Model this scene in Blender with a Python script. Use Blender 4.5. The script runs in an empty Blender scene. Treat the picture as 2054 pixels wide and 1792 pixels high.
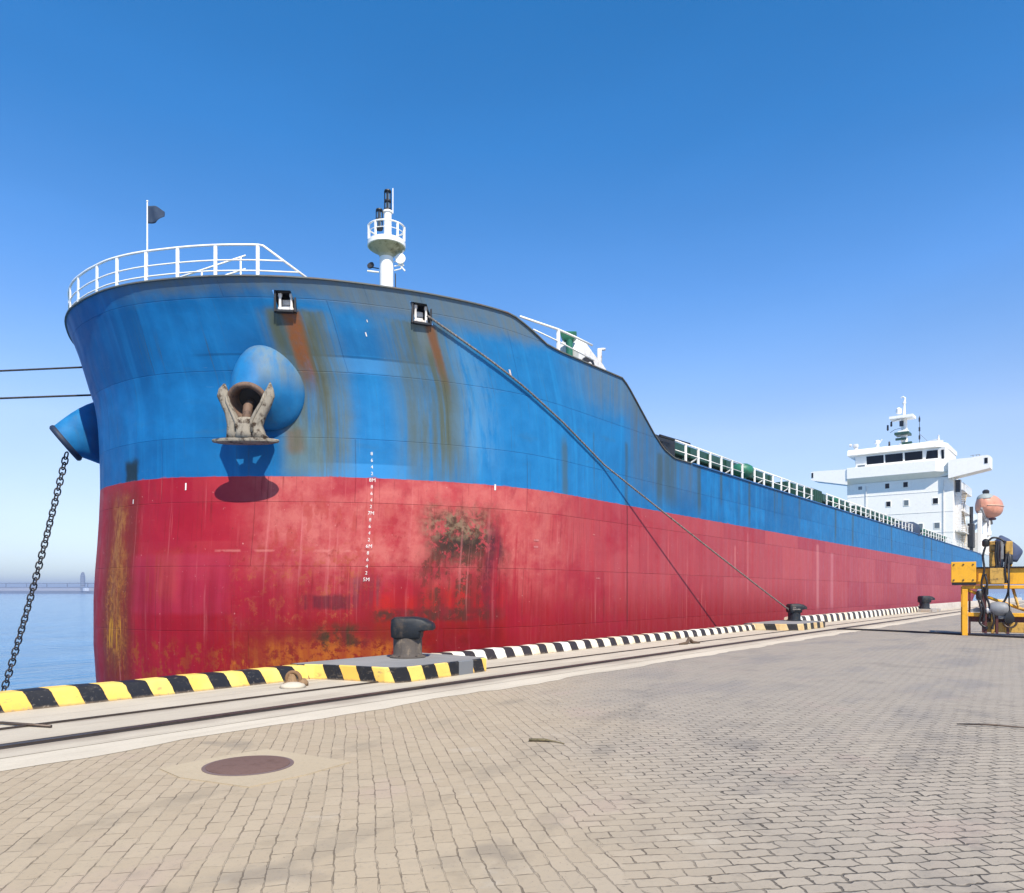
import bpy, bmesh, math, random
from mathutils import Vector, Matrix
random.seed(7)
R = math.radians
sc = bpy.context.scene
COL = sc.collection

# ------------------------------------------------------------------ helpers
def wloc(o):
    v = Vector((0, 0, 0))
    while o is not None:
        v += o.location
        o = o.parent
    return v

class MB:
    def __init__(s):
        s.v = []; s.f = []; s.uv = {}; s.m = {}
    def add(s, vs, fs, mi=0):
        b = len(s.v)
        s.v += [Vector(p) for p in vs]
        for f in fs:
            if mi: s.m[len(s.f)] = mi
            s.f.append(tuple(i + b for i in f))
        return b
    def box(s, lo, hi, bev=0.0, mi=0, M=None):
        x0, y0, z0 = lo; x1, y1, z1 = hi
        if bev <= 0:
            vs = [(x0,y0,z0),(x1,y0,z0),(x1,y1,z0),(x0,y1,z0),(x0,y0,z1),(x1,y0,z1),(x1,y1,z1),(x0,y1,z1)]
            fs = [(3,2,1,0),(4,5,6,7),(0,1,5,4),(1,2,6,5),(2,3,7,6),(3,0,4,7)]
        else:
            bm = bmesh.new()
            bmesh.ops.create_cube(bm, size=1)
            for v in bm.verts:
                v.co = Vector(((x0+x1)/2+v.co.x*(x1-x0), (y0+y1)/2+v.co.y*(y1-y0), (z0+z1)/2+v.co.z*(z1-z0)))
            bmesh.ops.bevel(bm, geom=bm.edges[:], offset=min(bev, .45*min(x1-x0,y1-y0,z1-z0)), segments=2, affect='EDGES', profile=.5)
            bm.verts.index_update()
            vs = [v.co.copy() for v in bm.verts]; fs = [tuple(v.index for v in f.verts) for f in bm.faces]
            bm.free()
        if M is not None: vs = [M @ Vector(v) for v in vs]
        s.add(vs, fs, mi); return s
    def tube(s, pts, r, n=8, mi=0, caps=True):
        pts = [Vector(p) for p in pts]
        rs = r if isinstance(r, (list, tuple)) else [r]*len(pts)
        up = Vector((0,0,1)); vs = []; fs = []; prev = None
        for i, p in enumerate(pts):
            t = (pts[min(i+1,len(pts)-1)] - pts[max(i-1,0)]).normalized()
            if prev is None:
                a = up if abs(t.z) < .9 else Vector((1,0,0))
                x = t.cross(a).normalized()
            else:
                x = (prev - t*prev.dot(t)).normalized()
            prev = x; y = t.cross(x)
            for k in range(n):
                a = 2*math.pi*k/n
                vs.append(p + (x*math.cos(a)+y*math.sin(a))*rs[i])
        for i in range(len(pts)-1):
            for k in range(n):
                a = i*n+k; b = i*n+(k+1)%n
                fs.append((a, b, b+n, a+n))
        if caps:
            fs.append(tuple(range(n))[::-1]); fs.append(tuple(range((len(pts)-1)*n, len(pts)*n)))
        s.add(vs, fs, mi); return s
    def ring(s, c, R0, r, ax=(0,0,1), n=24, m=8, sx=1.0, upv=None, a0=0, a1=2*math.pi):
        ax = Vector(ax).normalized()
        x = Vector(upv) if upv else ax.orthogonal()
        x = (x - ax*x.dot(ax)).normalized(); y = ax.cross(x); c = Vector(c)
        vs = []; fs = []; full = abs(a1-a0) > 6.28
        for i in range(n if full else n+1):
            a = a0+(a1-a0)*i/n; d = x*math.cos(a)*sx+y*math.sin(a); dn = d.normalized()
            for k in range(m):
                b = 2*math.pi*k/m
                vs.append(c+d*R0+(dn*math.cos(b)+ax*math.sin(b))*r)
        for i in range(n):
            j = (i+1) % n if full else i+1
            for k in range(m):
                fs.append((i*m+k, j*m+k, j*m+(k+1)%m, i*m+(k+1)%m))
        s.add(vs, fs); return s
    def lathe(s, c, prof, n=24, ax=(0,0,1), mi=0):
        ax = Vector(ax).normalized(); x = ax.orthogonal().normalized(); y = ax.cross(x); c = Vector(c)
        vs = []; fs = []
        for (r, h) in prof:
            for k in range(n):
                a = 2*math.pi*k/n
                vs.append(c+ax*h+(x*math.cos(a)+y*math.sin(a))*r)
        for i in range(len(prof)-1):
            for k in range(n):
                fs.append((i*n+k, i*n+(k+1)%n, (i+1)*n+(k+1)%n, (i+1)*n+k))
        fs.append(tuple(range(n))[::-1]); fs.append(tuple(range((len(prof)-1)*n, len(prof)*n)))
        s.add(vs, fs, mi); return s
    def loft(s, rings, mi=0, caps=True):
        n = len(rings[0]); vs = [p for r in rings for p in r]; fs = []
        for i in range(len(rings)-1):
            for k in range(n):
                fs.append((i*n+k, i*n+(k+1)%n, (i+1)*n+(k+1)%n, (i+1)*n+k))
        if caps:
            fs.append(tuple(range(n))[::-1]); fs.append(tuple(range((len(rings)-1)*n, len(rings)*n)))
        s.add(vs, fs, mi); return s
    def prism(s, poly, z0, z1, mi=0, M=None):
        n = len(poly)
        vs = [Vector((p[0],p[1],z0)) for p in poly]+[Vector((p[0],p[1],z1)) for p in poly]
        if M is not None: vs = [M @ v for v in vs]
        fs = [tuple(range(n))[::-1], tuple(range(n,2*n))]+[(i,(i+1)%n,(i+1)%n+n,i+n) for i in range(n)]
        s.add(vs, fs, mi); return s
    def build(s, name, mat, parent=None, smooth=False, fix=True, bev=0, auto=None):
        me = bpy.data.meshes.new(name)
        off = wloc(parent) if parent is not None else Vector((0,0,0))
        me.from_pydata([tuple(v-off) for v in s.v], [], s.f)
        mats = mat if isinstance(mat, (list, tuple)) else [mat]
        for m in mats: me.materials.append(m)
        for i, k in s.m.items(): me.polygons[i].material_index = k
        if fix:
            bm = bmesh.new(); bm.from_mesh(me)
            bmesh.ops.recalc_face_normals(bm, faces=bm.faces[:])
            bm.to_mesh(me); bm.free()
        if smooth:
            for p in me.polygons: p.use_smooth = True
        if auto is not None:
            try: me.set_sharp_from_angle(angle=R(auto))
            except Exception: pass
        o = bpy.data.objects.new(name, me); COL.objects.link(o)
        if parent is not None: o.parent = parent
        if bev:
            b = o.modifiers.new('bevel', 'BEVEL'); b.width = bev; b.segments = 2; b.limit_method = 'ANGLE'
        return o

def tag(o, label=None, cat=None, group=None, kind=None):
    if label: o['label'] = label
    if cat: o['category'] = cat
    if group: o['group'] = group
    if kind: o['kind'] = kind
    return o

def thing(name, loc, label, cat, group=None):
    o = bpy.data.objects.new(name, None); COL.objects.link(o)
    o.location = loc; o.empty_display_size = .2
    return tag(o, label, cat, group)

def pch(xs, ys, x):
    n = len(xs)
    h = [xs[i+1]-xs[i] for i in range(n-1)]; d = [(ys[i+1]-ys[i])/h[i] for i in range(n-1)]
    m = [d[0]]+[0 if d[i-1]*d[i] <= 0 else 2*d[i-1]*d[i]/(d[i-1]+d[i]) for i in range(1, n-1)]+[d[-1]]
    x = min(max(x, xs[0]), xs[-1]); i = 0
    while i < n-2 and x > xs[i+1]: i += 1
    t = (x-xs[i])/h[i]
    return (2*t**3-3*t*t+1)*ys[i]+(t**3-2*t*t+t)*h[i]*m[i]+(-2*t**3+3*t*t)*ys[i+1]+(t**3-t*t)*h[i]*m[i+1]

# ------------------------------------------------------------------ node helpers
class NT:
    def __init__(s, name):
        s.mat = bpy.data.materials.new(name); s.mat.use_nodes = True
        s.t = s.mat.node_tree; s.n = s.t.nodes; s.l = s.t.links
        s.n.clear()
        s.out = s.n.new('ShaderNodeOutputMaterial')
        s.p = s.n.new('ShaderNodeBsdfPrincipled')
        s.l.new(s.p.outputs[0], s.out.inputs[0])
    def put(s, sock, val):
        if isinstance(val, bpy.types.NodeSocket): s.l.new(val, sock)
        elif val is not None:
            if isinstance(val, (tuple, list)) and len(val) == 3 and sock.type == 'RGBA': val = (*val, 1)
            sock.default_value = val
    def math(s, op, a, b=None, c=None, clamp=False):
        n = s.n.new('ShaderNodeMath'); n.operation = op; n.use_clamp = clamp
        s.put(n.inputs[0], a)
        if b is not None: s.put(n.inputs[1], b)
        if c is not None: s.put(n.inputs[2], c)
        return n.outputs[0]
    def mul(s, a, b): return s.math('MULTIPLY', a, b)
    def add(s, a, b): return s.math('ADD', a, b)
    def smooth(s, x, a, b):
        n = s.n.new('ShaderNodeMapRange'); n.interpolation_type = 'SMOOTHSTEP'
        s.put(n.inputs[0], x); s.put(n.inputs[1], a); s.put(n.inputs[2], b)
        n.inputs[3].default_value = 0; n.inputs[4].default_value = 1
        return n.outputs[0]
    def lin(s, x, a, b, c=0., d=1.):
        n = s.n.new('ShaderNodeMapRange')
        s.put(n.inputs[0], x); n.inputs[1].default_value = a; n.inputs[2].default_value = b
        n.inputs[3].default_value = c; n.inputs[4].default_value = d
        return n.outputs[0]
    def noise(s, vec, scale=1., detail=4., rough=.55, dist=0.):
        n = s.n.new('ShaderNodeTexNoise'); s.put(n.inputs['Vector'], vec)
        n.inputs['Scale'].default_value = scale; n.inputs['Detail'].default_value = detail
        n.inputs['Roughness'].default_value = rough; n.inputs['Distortion'].default_value = dist
        return n.outputs[0]
    def scale(s, vec, sx, sy, sz=1., ox=0., oy=0., rz=0.):
        n = s.n.new('ShaderNodeMapping'); s.put(n.inputs[0], vec)
        n.inputs['Scale'].default_value = (sx, sy, sz); n.inputs['Location'].default_value = (ox, oy, 0)
        n.inputs['Rotation'].default_value = (0, 0, rz)
        return n.outputs[0]
    def uv(s):
        n = s.n.new('ShaderNodeUVMap'); n.uv_map = 'UVMap'; return n.outputs[0]
    def geo(s):
        return s.n.new('ShaderNodeNewGeometry').outputs['Position']
    def obj(s):
        return s.n.new('ShaderNodeTexCoord').outputs['Object']
    def sep(s, v):
        n = s.n.new('ShaderNodeSeparateXYZ'); s.put(n.inputs[0], v); return n.outputs
    def comb(s, x, y, z=0.):
        n = s.n.new('ShaderNodeCombineXYZ'); s.put(n.inputs[0], x); s.put(n.inputs[1], y); s.put(n.inputs[2], z); return n.outputs[0]
    def mix(s, f, a, b, blend='MIX'):
        n = s.n.new('ShaderNodeMix'); n.data_type = 'RGBA'; n.blend_type = blend
        s.put(n.inputs[0], f); s.put(n.inputs[6], a); s.put(n.inputs[7], b)
        return n.outputs[2]
    def ramp(s, x, stops):
        n = s.n.new('ShaderNodeValToRGB'); e = n.color_ramp.elements
        while len(e) < len(stops): e.new(.5)
        for i, (p, c) in enumerate(stops):
            e[i].position = p; e[i].color = (*c, 1) if len(c) == 3 else c
        s.put(n.inputs[0], x); return n.outputs[0]
    def bump(s, h, strength=.3, dist=.02, normal=None):
        n = s.n.new('ShaderNodeBump'); n.inputs['Strength'].default_value = strength
        n.inputs['Distance'].default_value = dist; s.put(n.inputs['Height'], h)
        if normal is not None: s.put(n.inputs['Normal'], normal)
        return n.outputs[0]
    def fin(s, col, rough=.5, metal=0., normal=None, spec=None):
        s.put(s.p.inputs['Base Color'], col); s.put(s.p.inputs['Roughness'], rough)
        s.put(s.p.inputs['Metallic'], metal)
        if normal is not None: s.put(s.p.inputs['Normal'], normal)
        if spec is not None: s.put(s.p.inputs['Specular IOR Level'], spec)
        return s.mat

def paint(name, col, rough=.45, dirt=(.12,.07,.04), amt=.25, sc_=2.5, metal=0., bump=.1, spec=None):
    m = NT(name); v = m.obj()
    n1 = m.noise(v, sc_, 6, .65); n2 = m.noise(m.scale(v, 6, 6, 1.2), sc_*.6, 5, .6)
    f = m.mul(m.smooth(n1, .48, .75), amt*1.6); g = m.mul(m.smooth(n2, .5, .8), amt*1.4)
    c = m.mix(f, col, dirt); c = m.mix(g, c, tuple(x*.55 for x in col))
    return m.fin(c, m.lin(n1, 0, 1, rough-.08, rough+.15), metal, m.bump(n1, bump, .02), spec)

# ------------------------------------------------------------------ world, sun, camera
SUN = Vector((-.46, -.69, 1.0)).normalized()
w = bpy.data.worlds.new('World'); sc.world = w; w.use_nodes = True
wt = w.node_tree; wt.nodes.clear()
wo = wt.nodes.new('ShaderNodeOutputWorld'); bg = wt.nodes.new('ShaderNodeBackground')
sky = wt.nodes.new('ShaderNodeTexSky'); sky.sky_type = 'NISHITA'; sky.sun_disc = False
sky.sun_elevation = math.asin(SUN.z); sky.sun_rotation = math.atan2(SUN.x, SUN.y)
sky.air_density = 1.0; sky.dust_density = 0.1; sky.ozone_density = 2.5; sky.altitude = 0
hs = wt.nodes.new('ShaderNodeHueSaturation'); hs.inputs['Saturation'].default_value = 1.2; hs.inputs['Value'].default_value = 1.0
wt.links.new(sky.outputs[0], hs.inputs['Color']); tint = wt.nodes.new('ShaderNodeMix'); tint.data_type = 'RGBA'; tint.blend_type = 'MULTIPLY'; tint.inputs[0].default_value = 1
wt.links.new(hs.outputs[0], tint.inputs[6]); tint.inputs[7].default_value = (.80, 1.05, 1.22, 1)
tc = wt.nodes.new('ShaderNodeTexCoord'); sx = wt.nodes.new('ShaderNodeSeparateXYZ'); wt.links.new(tc.outputs['Generated'], sx.inputs[0])
cr = wt.nodes.new('ShaderNodeValToRGB'); el = cr.color_ramp.elements
STOPS = [(0,(.74,.70,.82)),(.03,(.98,.78,.84)),(.10,(1.5,.93,.82)),(.199,(2.15,1.22,1.0)),(.363,(1.30,1.18,1.18)),(.509,(.66,1.08,1.14)),(.617,(.46,1.02,1.08)),(1,(.40,.95,1.0))]
while len(el) < len(STOPS): el.new(.5)
for i, (p_, c_) in enumerate(STOPS): el[i].position = p_; el[i].color = (*[q/2.5 for q in c_], 1)
wt.links.new(sx.outputs[2], cr.inputs[0])
cn = wt.nodes.new('ShaderNodeTexNoise'); cn.inputs['Scale'].default_value = 2.2; cn.inputs['Detail'].default_value = 5; cn.inputs['Distortion'].default_value = .4
mp_ = wt.nodes.new('ShaderNodeMapping'); mp_.inputs['Scale'].default_value = (1, 1, 3.2); wt.links.new(tc.outputs['Generated'], mp_.inputs[0]); wt.links.new(mp_.outputs[0], cn.inputs['Vector'])
mr_ = wt.nodes.new('ShaderNodeMapRange'); mr_.inputs[1].default_value = .3; mr_.inputs[2].default_value = .7; mr_.inputs[3].default_value = .965; mr_.inputs[4].default_value = 1.045; wt.links.new(cn.outputs[0], mr_.inputs[0])
wt.links.new(mr_.outputs[0], bg.inputs[1]); ms_ = wt.nodes.new('ShaderNodeMath'); ms_.operation = 'MULTIPLY'; ms_.inputs[1].default_value = .114; wt.links.new(mr_.outputs[0], ms_.inputs[0]); wt.links.new(ms_.outputs[0], bg.inputs[1])
vm = wt.nodes.new('ShaderNodeVectorMath'); vm.operation = 'MULTIPLY'; wt.links.new(tint.outputs[2], vm.inputs[0]); wt.links.new(cr.outputs[0], vm.inputs[1])
v2 = wt.nodes.new('ShaderNodeVectorMath'); v2.operation = 'SCALE'; v2.inputs['Scale'].default_value = 2.5; wt.links.new(vm.outputs[0], v2.inputs[0])
wt.links.new(v2.outputs[0], bg.inputs[0])
bg.inputs[1].default_value = .114
wt.links.new(bg.outputs[0], wo.inputs[0])
sl = bpy.data.lights.new('sun', 'SUN'); sl.energy = 5.0; sl.angle = R(.5); sl.color = (1, .92, .80)
so = bpy.data.objects.new('sun', sl); COL.objects.link(so)
so.rotation_euler = (-SUN).to_track_quat('-Z', 'Y').to_euler(); so.location = (-30, -40, 60)
CAMZ = 1.6; TH = R(38.26); CT, ST = math.cos(TH), math.sin(TH)
cd = bpy.data.cameras.new('camera'); cam = bpy.data.objects.new('camera', cd); COL.objects.link(cam)
cam.location = (0, 0, CAMZ); cam.rotation_euler = (R(90), 0, TH-R(90))
cd.sensor_width = 36; cd.lens = 1500/2054*36; cd.shift_y = (1187-896)/2054; cd.clip_end = 30000; cd.clip_start = .05
sc.camera = cam
sc.view_settings.view_transform = 'Standard'; sc.view_settings.look = 'None'; sc.view_settings.gamma = 1
sc.view_settings.exposure = .42
RV = Vector((ST, -CT, 0)); FV = Vector((CT, ST, 0))
def rd(r, d, z): return RV*r+FV*d+Vector((0,0,z))

# ------------------------------------------------------------------ hull surface
YC = 21.9; B = 8.6; XEND = 133.
TB = [0,.9,1.8,3.24,4.4,5.95,7.15,7.95,8.45,8.6]
TX = [8.85,8.9,9.09,9.7,10.4,11.8,13.5,15.1,16.7,18.2]
OZ = [-6,-1.2,-.1,1.4,3.0,4.8,6.1,7.1,7.86,8.7,9.3,9.6]
OO = [1.3,.80,.72,.72,.82,.90,.87,.79,.57,.33,.12,0]
def xb(b, z):
    a = min(max((abs(b)-2)/3., 0), 1); f = 1.05+.3*a*a*(3-2*a)
    return pch(TB, TX, abs(b))+f*pch(OZ, OO, z)
_bs = [B*i/300 for i in range(301)]; _xs = [pch(TB, TX, b) for b in _bs]
_arc = [0.]
for i in range(300): _arc.append(_arc[-1]+math.hypot(_bs[i+1]-_bs[i], _xs[i+1]-_xs[i]))
ARCB = _arc[-1]
def lerp_tab(xs, ys, x):
    lo, hi = 0, len(xs)-1
    if x <= xs[0]: return ys[0]
    if x >= xs[-1]: return ys[-1]
    while hi-lo > 1:
        m = (lo+hi)//2
        if xs[m] <= x: lo = m
        else: hi = m
    t = (x-xs[lo])/(xs[hi]-xs[lo]); return ys[lo]+(ys[hi]-ys[lo])*t
def hp(u, z):                     # point of the hull side, u = arc length from the stem (port side positive)
    s = 1 if u >= 0 else -1; a = abs(u)
    if a <= ARCB:
        b = lerp_tab(_arc, _bs, a); return Vector((xb(b, z), YC-s*b, z))
    X = TX[-1]+(a-ARCB); k = max(0, 1-(a-ARCB)/4.)
    X += 1.35*pch(OZ, OO, z)*k
    b = B
    if X > 117: b -= .9*((X-117)/16.)**2
    if z < 3 and X > 112: b -= (X-112)*.12*min(1, (3-z)/4)
    return Vector((X, YC-s*b, z))
def hn(u, z):
    a = hp(u+.05, z)-hp(u-.05, z); c = hp(u, z+.05)-hp(u, z-.05)
    n = c.cross(a).normalized()
    return n if n.dot(hp(u, z)-Vector((40, YC, z))) > 0 else -n
XT = [0,17.3,17.9,18.6,19.3,23.1,23.5,25.5,26.3,27.2,400]
ZT = [9.6,9.6,9.42,9.12,9.08,9.12,8.95,7.55,7.1,6.87,6.87]
def ztop(X): return lerp_tab(XT, ZT, X)

FL1 = (5.81, 6.27, 8.84, 9.32); FL2 = (9.36, 9.83, 8.86, 9.36)   # fairlead openings u0,u1,z0,z1

def hull_material(which):
    m = NT('topside_paint' if which else 'boot_topping_paint'); uv = m.uv(); U, V, _ = m.sep(uv)
    nb = m.noise(uv, .9, 5, .6); nf = m.noise(uv, 5., 5, .6); ns = m.noise(m.scale(uv, 5.5, .22), 1., 5, .6)
    ns2 = m.noise(m.scale(uv, 2.2, .1, 1, 7, 3), 1., 4, .6); nm = m.noise(m.scale(uv, 1, 1, 1, 30, 9), 2.2, 6, .65)
    nspeck = m.noise(m.scale(uv, 1, .6, 1, 3, 3), 13., 4, .6)
    wob = m.math('SUBTRACT', nb, .5); wobf = m.math('SUBTRACT', nf, .5)
    def ud(k, j=.25): return m.add(U, m.add(m.mul(wob, k), m.mul(wobf, k*j)))
    def vd(k, j=.25): return m.add(V, m.add(m.mul(m.math('SUBTRACT', nm, .5), k), m.mul(wobf, k*j)))
    def band(x, a, b, sa, sb):
        return m.mul(m.smooth(x, a-sa, a+sa), m.math('SUBTRACT', 1., m.smooth(x, b-sb, b+sb)))
    def patch(u0, u1, v0, v1, su=.1, sv=.1, k=.3, kv=None, svt=None):
        return m.mul(band(ud(k), u0, u1, su, su), band(vd(k if kv is None else kv), v0, v1, sv, sv if svt is None else svt))
    def streak(u0, u1, v0, v1, su=.12, sb=.8, st=.15, k=.25, lo=.36, hi=.62):
        p = m.mul(band(ud(k), u0, u1, su, su), band(V, v0, v1, sb, st))
        return m.mul(p, m.smooth(ns, lo, hi))
    # shell plating: one tone per plate, faint seams
    def plates(w_, h_, ox, oy, c1, c2):
        b = m.n.new('ShaderNodeTexBrick'); m.put(b.inputs['Vector'], m.scale(uv, 1, 1, 1, ox, oy))
        b.inputs['Scale'].default_value = 1; b.inputs['Brick Width'].default_value = w_; b.inputs['Row Height'].default_value = h_
        b.inputs['Mortar Size'].default_value = .012; b.inputs['Mortar Smooth'].default_value = .6; b.inputs['Bias'].default_value = 0
        b.inputs['Color1'].default_value = (*c1, 1); b.inputs['Color2'].default_value = (*c2, 1); b.inputs['Mortar'].default_value = (.5,.5,.5,1)
        return b
    pl = plates(5.2, 1.72, .7, -.55, (0,0,0), (1,1,1)); seam = pl.outputs[1]
    plv = m.sep(pl.outputs[0])[0]
    pl2 = plates(2.1, 1.05, .3, .2, (0,0,0), (1,1,1)); plv2 = m.sep(pl2.outputs[0])[0]
    # ---------------- topsides blue
    blue = m.mix(m.smooth(nb, .3, .7), (.005,.115,.30), (.008,.165,.41))
    blue = m.mix(m.mul(plv, .6), blue, (.005,.085,.235))
    blue = m.mix(m.mul(band(ud(1.5), 6.2, 19, 1.2, 3.), m.lin(nm, .3, .7, .35, .85)), blue, (.018,.185,.43))  # lighting contrast across the bow put into the paint: lighter on the shoulder
    blue = m.mix(m.mul(m.smooth(ns2, .5, .75), .35), blue, (.02,.27,.58))
    blue = m.mix(m.mul(band(ud(.5), 40, 200, 14, 2), .35), blue, (.03,.18,.38))
    blue = m.mix(m.mul(seam, .38), blue, (.005,.05,.2))
    dirt = (.125,.145,.13)
    topd = m.math('SUBTRACT', 1., m.smooth(m.add(m.math('SUBTRACT', 9.55, vd(.5)), m.mul(band(U, 7.2, 13.8, 1.4, 1.5), -.40)), -.05, .50))
    topd = m.mul(topd, band(U, 1.5, 24, 1.5, 1))
    blue = m.mix(m.mul(topd, m.lin(ns, .3, .7, .55, .9)), blue, dirt)
    blue = m.mix(m.mul(patch(15.6, 24.5, 7.9, 9.6, 1.8, .7, .9), m.lin(ns, .3, .7, .25, .8)), blue, dirt)
    blue = m.mix(m.mul(patch(19.4, 25.0, 5.4, 9.3, .5, .9, .6), m.lin(ns, .3, .7, .2, .85)), blue, (.075,.11,.14))
    thin = m.noise(m.scale(uv, 17, .30, 1, 2, 6), 1., 3, .5); zone = m.smooth(m.noise(m.scale(uv, .6, .35, 1, 21, 3), 1., 4, .6), .42, .62)
    blue = m.mix(m.mul(m.mul(m.smooth(thin, .60, .70), zone), .55), blue, (.05,.085,.10))
    blue = m.mix(m.mul(m.mul(m.smooth(thin, .31, .25), zone), .40), blue, (.09,.21,.36))
    blue = m.mix(m.mul(m.smooth(m.noise(m.scale(uv, .5, 1.4, 1, 5, 11), 1.1, 6, .68), .56, .72), .42), blue, (.035,.13,.24))
    blue = m.mix(m.mul(m.mul(m.smooth(m.noise(m.scale(uv, .8, 7., 1, 9, 1, R(14)), 1.6, 3, .6), .69, .74), zone), .3), blue, (.20,.30,.36))
    blue = m.mix(m.mul(band(V, 7.80, 7.86, .012, .012), m.mul(band(U, 3.4, 9.6, .5, .5), .5)), blue, (.004,.05,.14))
    blue = m.mix(m.mul(patch(5.8, 9.3, 7.45, 7.80, .3, .06, .25, .05, .02), .38), blue, (.10,.32,.60))
    blue = m.mix(m.mul(patch(4.2, 9.4, 7.88, 8.5, .5, .04, .4, .1, .25), .32), blue, (.006,.07,.20))
    blue = m.mix(m.mul(patch(5.8, 8.6, 4.66, 5.05, .35, .04, .3, .06, .03), .5), blue, (.05,.29,.62))
    # streaks under the fairleads and by the hawse bolster
    blue = m.mix(m.mul(streak(5.35, 7.0, 4.7, 8.9, .35, .9, .1, .4, .22, .62), .74), blue, (.135,.155,.10))
    blue = m.mix(m.mul(patch(5.45, 5.75, 7.9, 8.85, .12, .25, .2), .75), blue, (.06,.075,.05))
    blue = m.mix(m.mul(m.mul(patch(5.85, 6.28, 7.2, 8.85, .10, .6, .25, None, .05), m.lin(nf, .35, .6, .55, 1.)), .95), blue, (.20,.060,.018))
    blue = m.mix(m.mul(streak(6.1, 6.45, 4.9, 8.6, .10, .9, .2), .85), blue, (.10,.08,.03))
    blue = m.mix(m.mul(patch(5.2, 6.3, 4.75, 6.0, .25, .35, .3), .6), blue, (.13,.22,.24))
    blue = m.mix(m.mul(patch(5.3, 5.75, 5.3, 5.95, .12, .12, .2), .7), blue, (.17,.105,.06))
    blue = m.mix(m.mul(streak(8.3, 10.5, 4.6, 8.9, .4, 1.2, .1, .5, .30, .58), .62), blue, (.11,.15,.14))
    blue = m.mix(m.mul(patch(9.2, 9.9, 7.9, 8.85, .15, .3, .2, None, .05), .72), blue, (.14,.17,.17))
    blue = m.mix(m.mul(patch(9.62, 9.85, 7.2, 8.8, .08, .5, .15, None, .05), .85), blue, (.20,.085,.035))
    blue = m.mix(m.mul(streak(9.3, 9.8, 5.1, 8.2, .14, 1., .3, .3), .85), blue, (.085,.085,.03))
    blue = m.mix(m.mul(patch(13.9, 14.35, 4.6, 6.4, .12, .3, .15), .75), blue, (.05,.10,.13))
    gr = m.noise(m.scale(uv, 3.2, .55, 1, 61, 5), 1., 7, .68)
    blue = m.mix(m.mul(patch(8.55, 10.15, 4.95, 8.85, .35, .8, .5, .6, .06), m.lin(gr, .35, .62, .12, .72)), blue, (.075,.095,.070))
    blue = m.mix(m.mul(patch(5.35, 6.75, 5.0, 8.85, .30, .8, .5, .6, .06), m.lin(gr, .35, .62, .12, .70)), blue, (.070,.085,.055))
    blue = m.mix(m.mul(m.mul(patch(10.1, 11.2, 5.2, 8.6, .4, .8, .5), m.smooth(gr, .4, .55)), .35), blue, (.12,.27,.42))
    blue = m.mix(m.mul(m.mul(patch(5.86, 6.26, 7.5, 8.85, .10, .5, .22, None, .05), m.lin(nf, .35, .6, .5, 1.)), .85), blue, (.23,.075,.022))
    blue = m.mix(m.mul(patch(9.62, 9.86, 7.8, 8.85, .06, .5, .18, None, .05), .7), blue, (.17,.065,.025))
    # long rust runs along the side; the first is a painted shadow line
    for (a, v0, wd, s_) in ((19.15, 3.9, .10, .6), (16.6, 5.2, .05, .45), (21.7, 4.9, .22, .7), (22.6, 5.0, .5, .5), (25.3, 4.9, .16, .75), (27.6, 5.6, .13, .7), (31.0, 4.9, .12, .8), (34.5, 5.5, .1, .5), (45.8, 4.9, .16, .8), (50.0, 4.8, .22, .8), (62, 4.9, .2, .6), (76, 4.8, .3, .7), (80, 4.8, .3, .7), (93, 4.9, .3, .5)):
        blue = m.mix(m.mul(streak(a-wd, a+wd, v0, 6.9, wd*.6, .5, .1, .12, .25, .5), s_), blue, (.045,.075,.075))
    scat = m.mul(m.smooth(m.noise(m.scale(uv, 1.6, .06), 1., 3, .5), .58, .72), m.mul(m.smooth(V, 4.2, 6.8), m.smooth(U, 20, 24)))
    blue = m.mix(m.mul(scat, .55), blue, (.05,.085,.09))
    blue = m.mix(m.mul(patch(.3, .95, 4.6, 5.25, .10, .14, .35), .92), blue, (.012,.022,.022))
    blue = m.mix(m.mul(m.smooth(nspeck, .70, .76), .35), blue, (.25,.33,.38))
    rag = m.math('SUBTRACT', 1., m.smooth(m.add(V, m.mul(m.math('SUBTRACT', nm, .5), .22)), 4.66, 4.69))
    blue = m.mix(m.mul(rag, m.lin(ns, .35, .6, 0, .9)), blue, (.34,.05,.05))
    # ---------------- boot topping red
    red = m.mix(m.smooth(nb, .32, .68), (.29,.005,.019), (.35,.012,.025))
    red = m.mix(m.mul(plv2, .28), red, (.40,.05,.052))
    pinkz = m.mul(band(ud(1.2), 4.6, 14.5, .7, 2.5), m.smooth(vd(.8), .5, 2.6))
    red = m.mix(m.mul(pinkz, m.lin(m.noise(m.scale(uv, .9, .7, 1, 6, 41), 1.6, 7, .7), .36, .60, .15, 1.)), red, (.47,.110,.095))
    red = m.mix(m.mul(band(U, 16, 300, 8, 2), m.lin(ns2, .3, .7, .25, .75)), red, (.34,.072,.088))
    red = m.mix(m.mul(m.mul(band(U, 36, 300, 8, 2), m.smooth(ns, .42, .6)), .75), red, (.30,.055,.09))
    red = m.mix(m.mul(m.mul(plv, band(U, 4, 300, 2, 2)), .22), red, (.62,.16,.15))
    red = m.mix(m.mul(seam, .45), red, (.16,.02,.02))
    low = m.math('SUBTRACT', 1., m.smooth(vd(1.1), .5, 2.3))
    red = m.mix(m.mul(m.mul(low, band(U, 2.5, 40, 1.5, 8)), m.lin(ns, .3, .65, .45, .95)), red, (.25,.005,.008))
    red = m.mix(m.mul(patch(7.6, 11.6, .0, 1.75, .3, .25, .5), .85), red, (.40,.012,.008))
    red = m.mix(m.mul(patch(9.4, 11.2, 2.4, 3.6, .2, .2, .3), .30), red, (.45,.03,.06))
    crim = m.smooth(m.noise(m.scale(uv, .5, .8, 1, 17, 4), .8, 5, .62), .48, .66)
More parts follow.
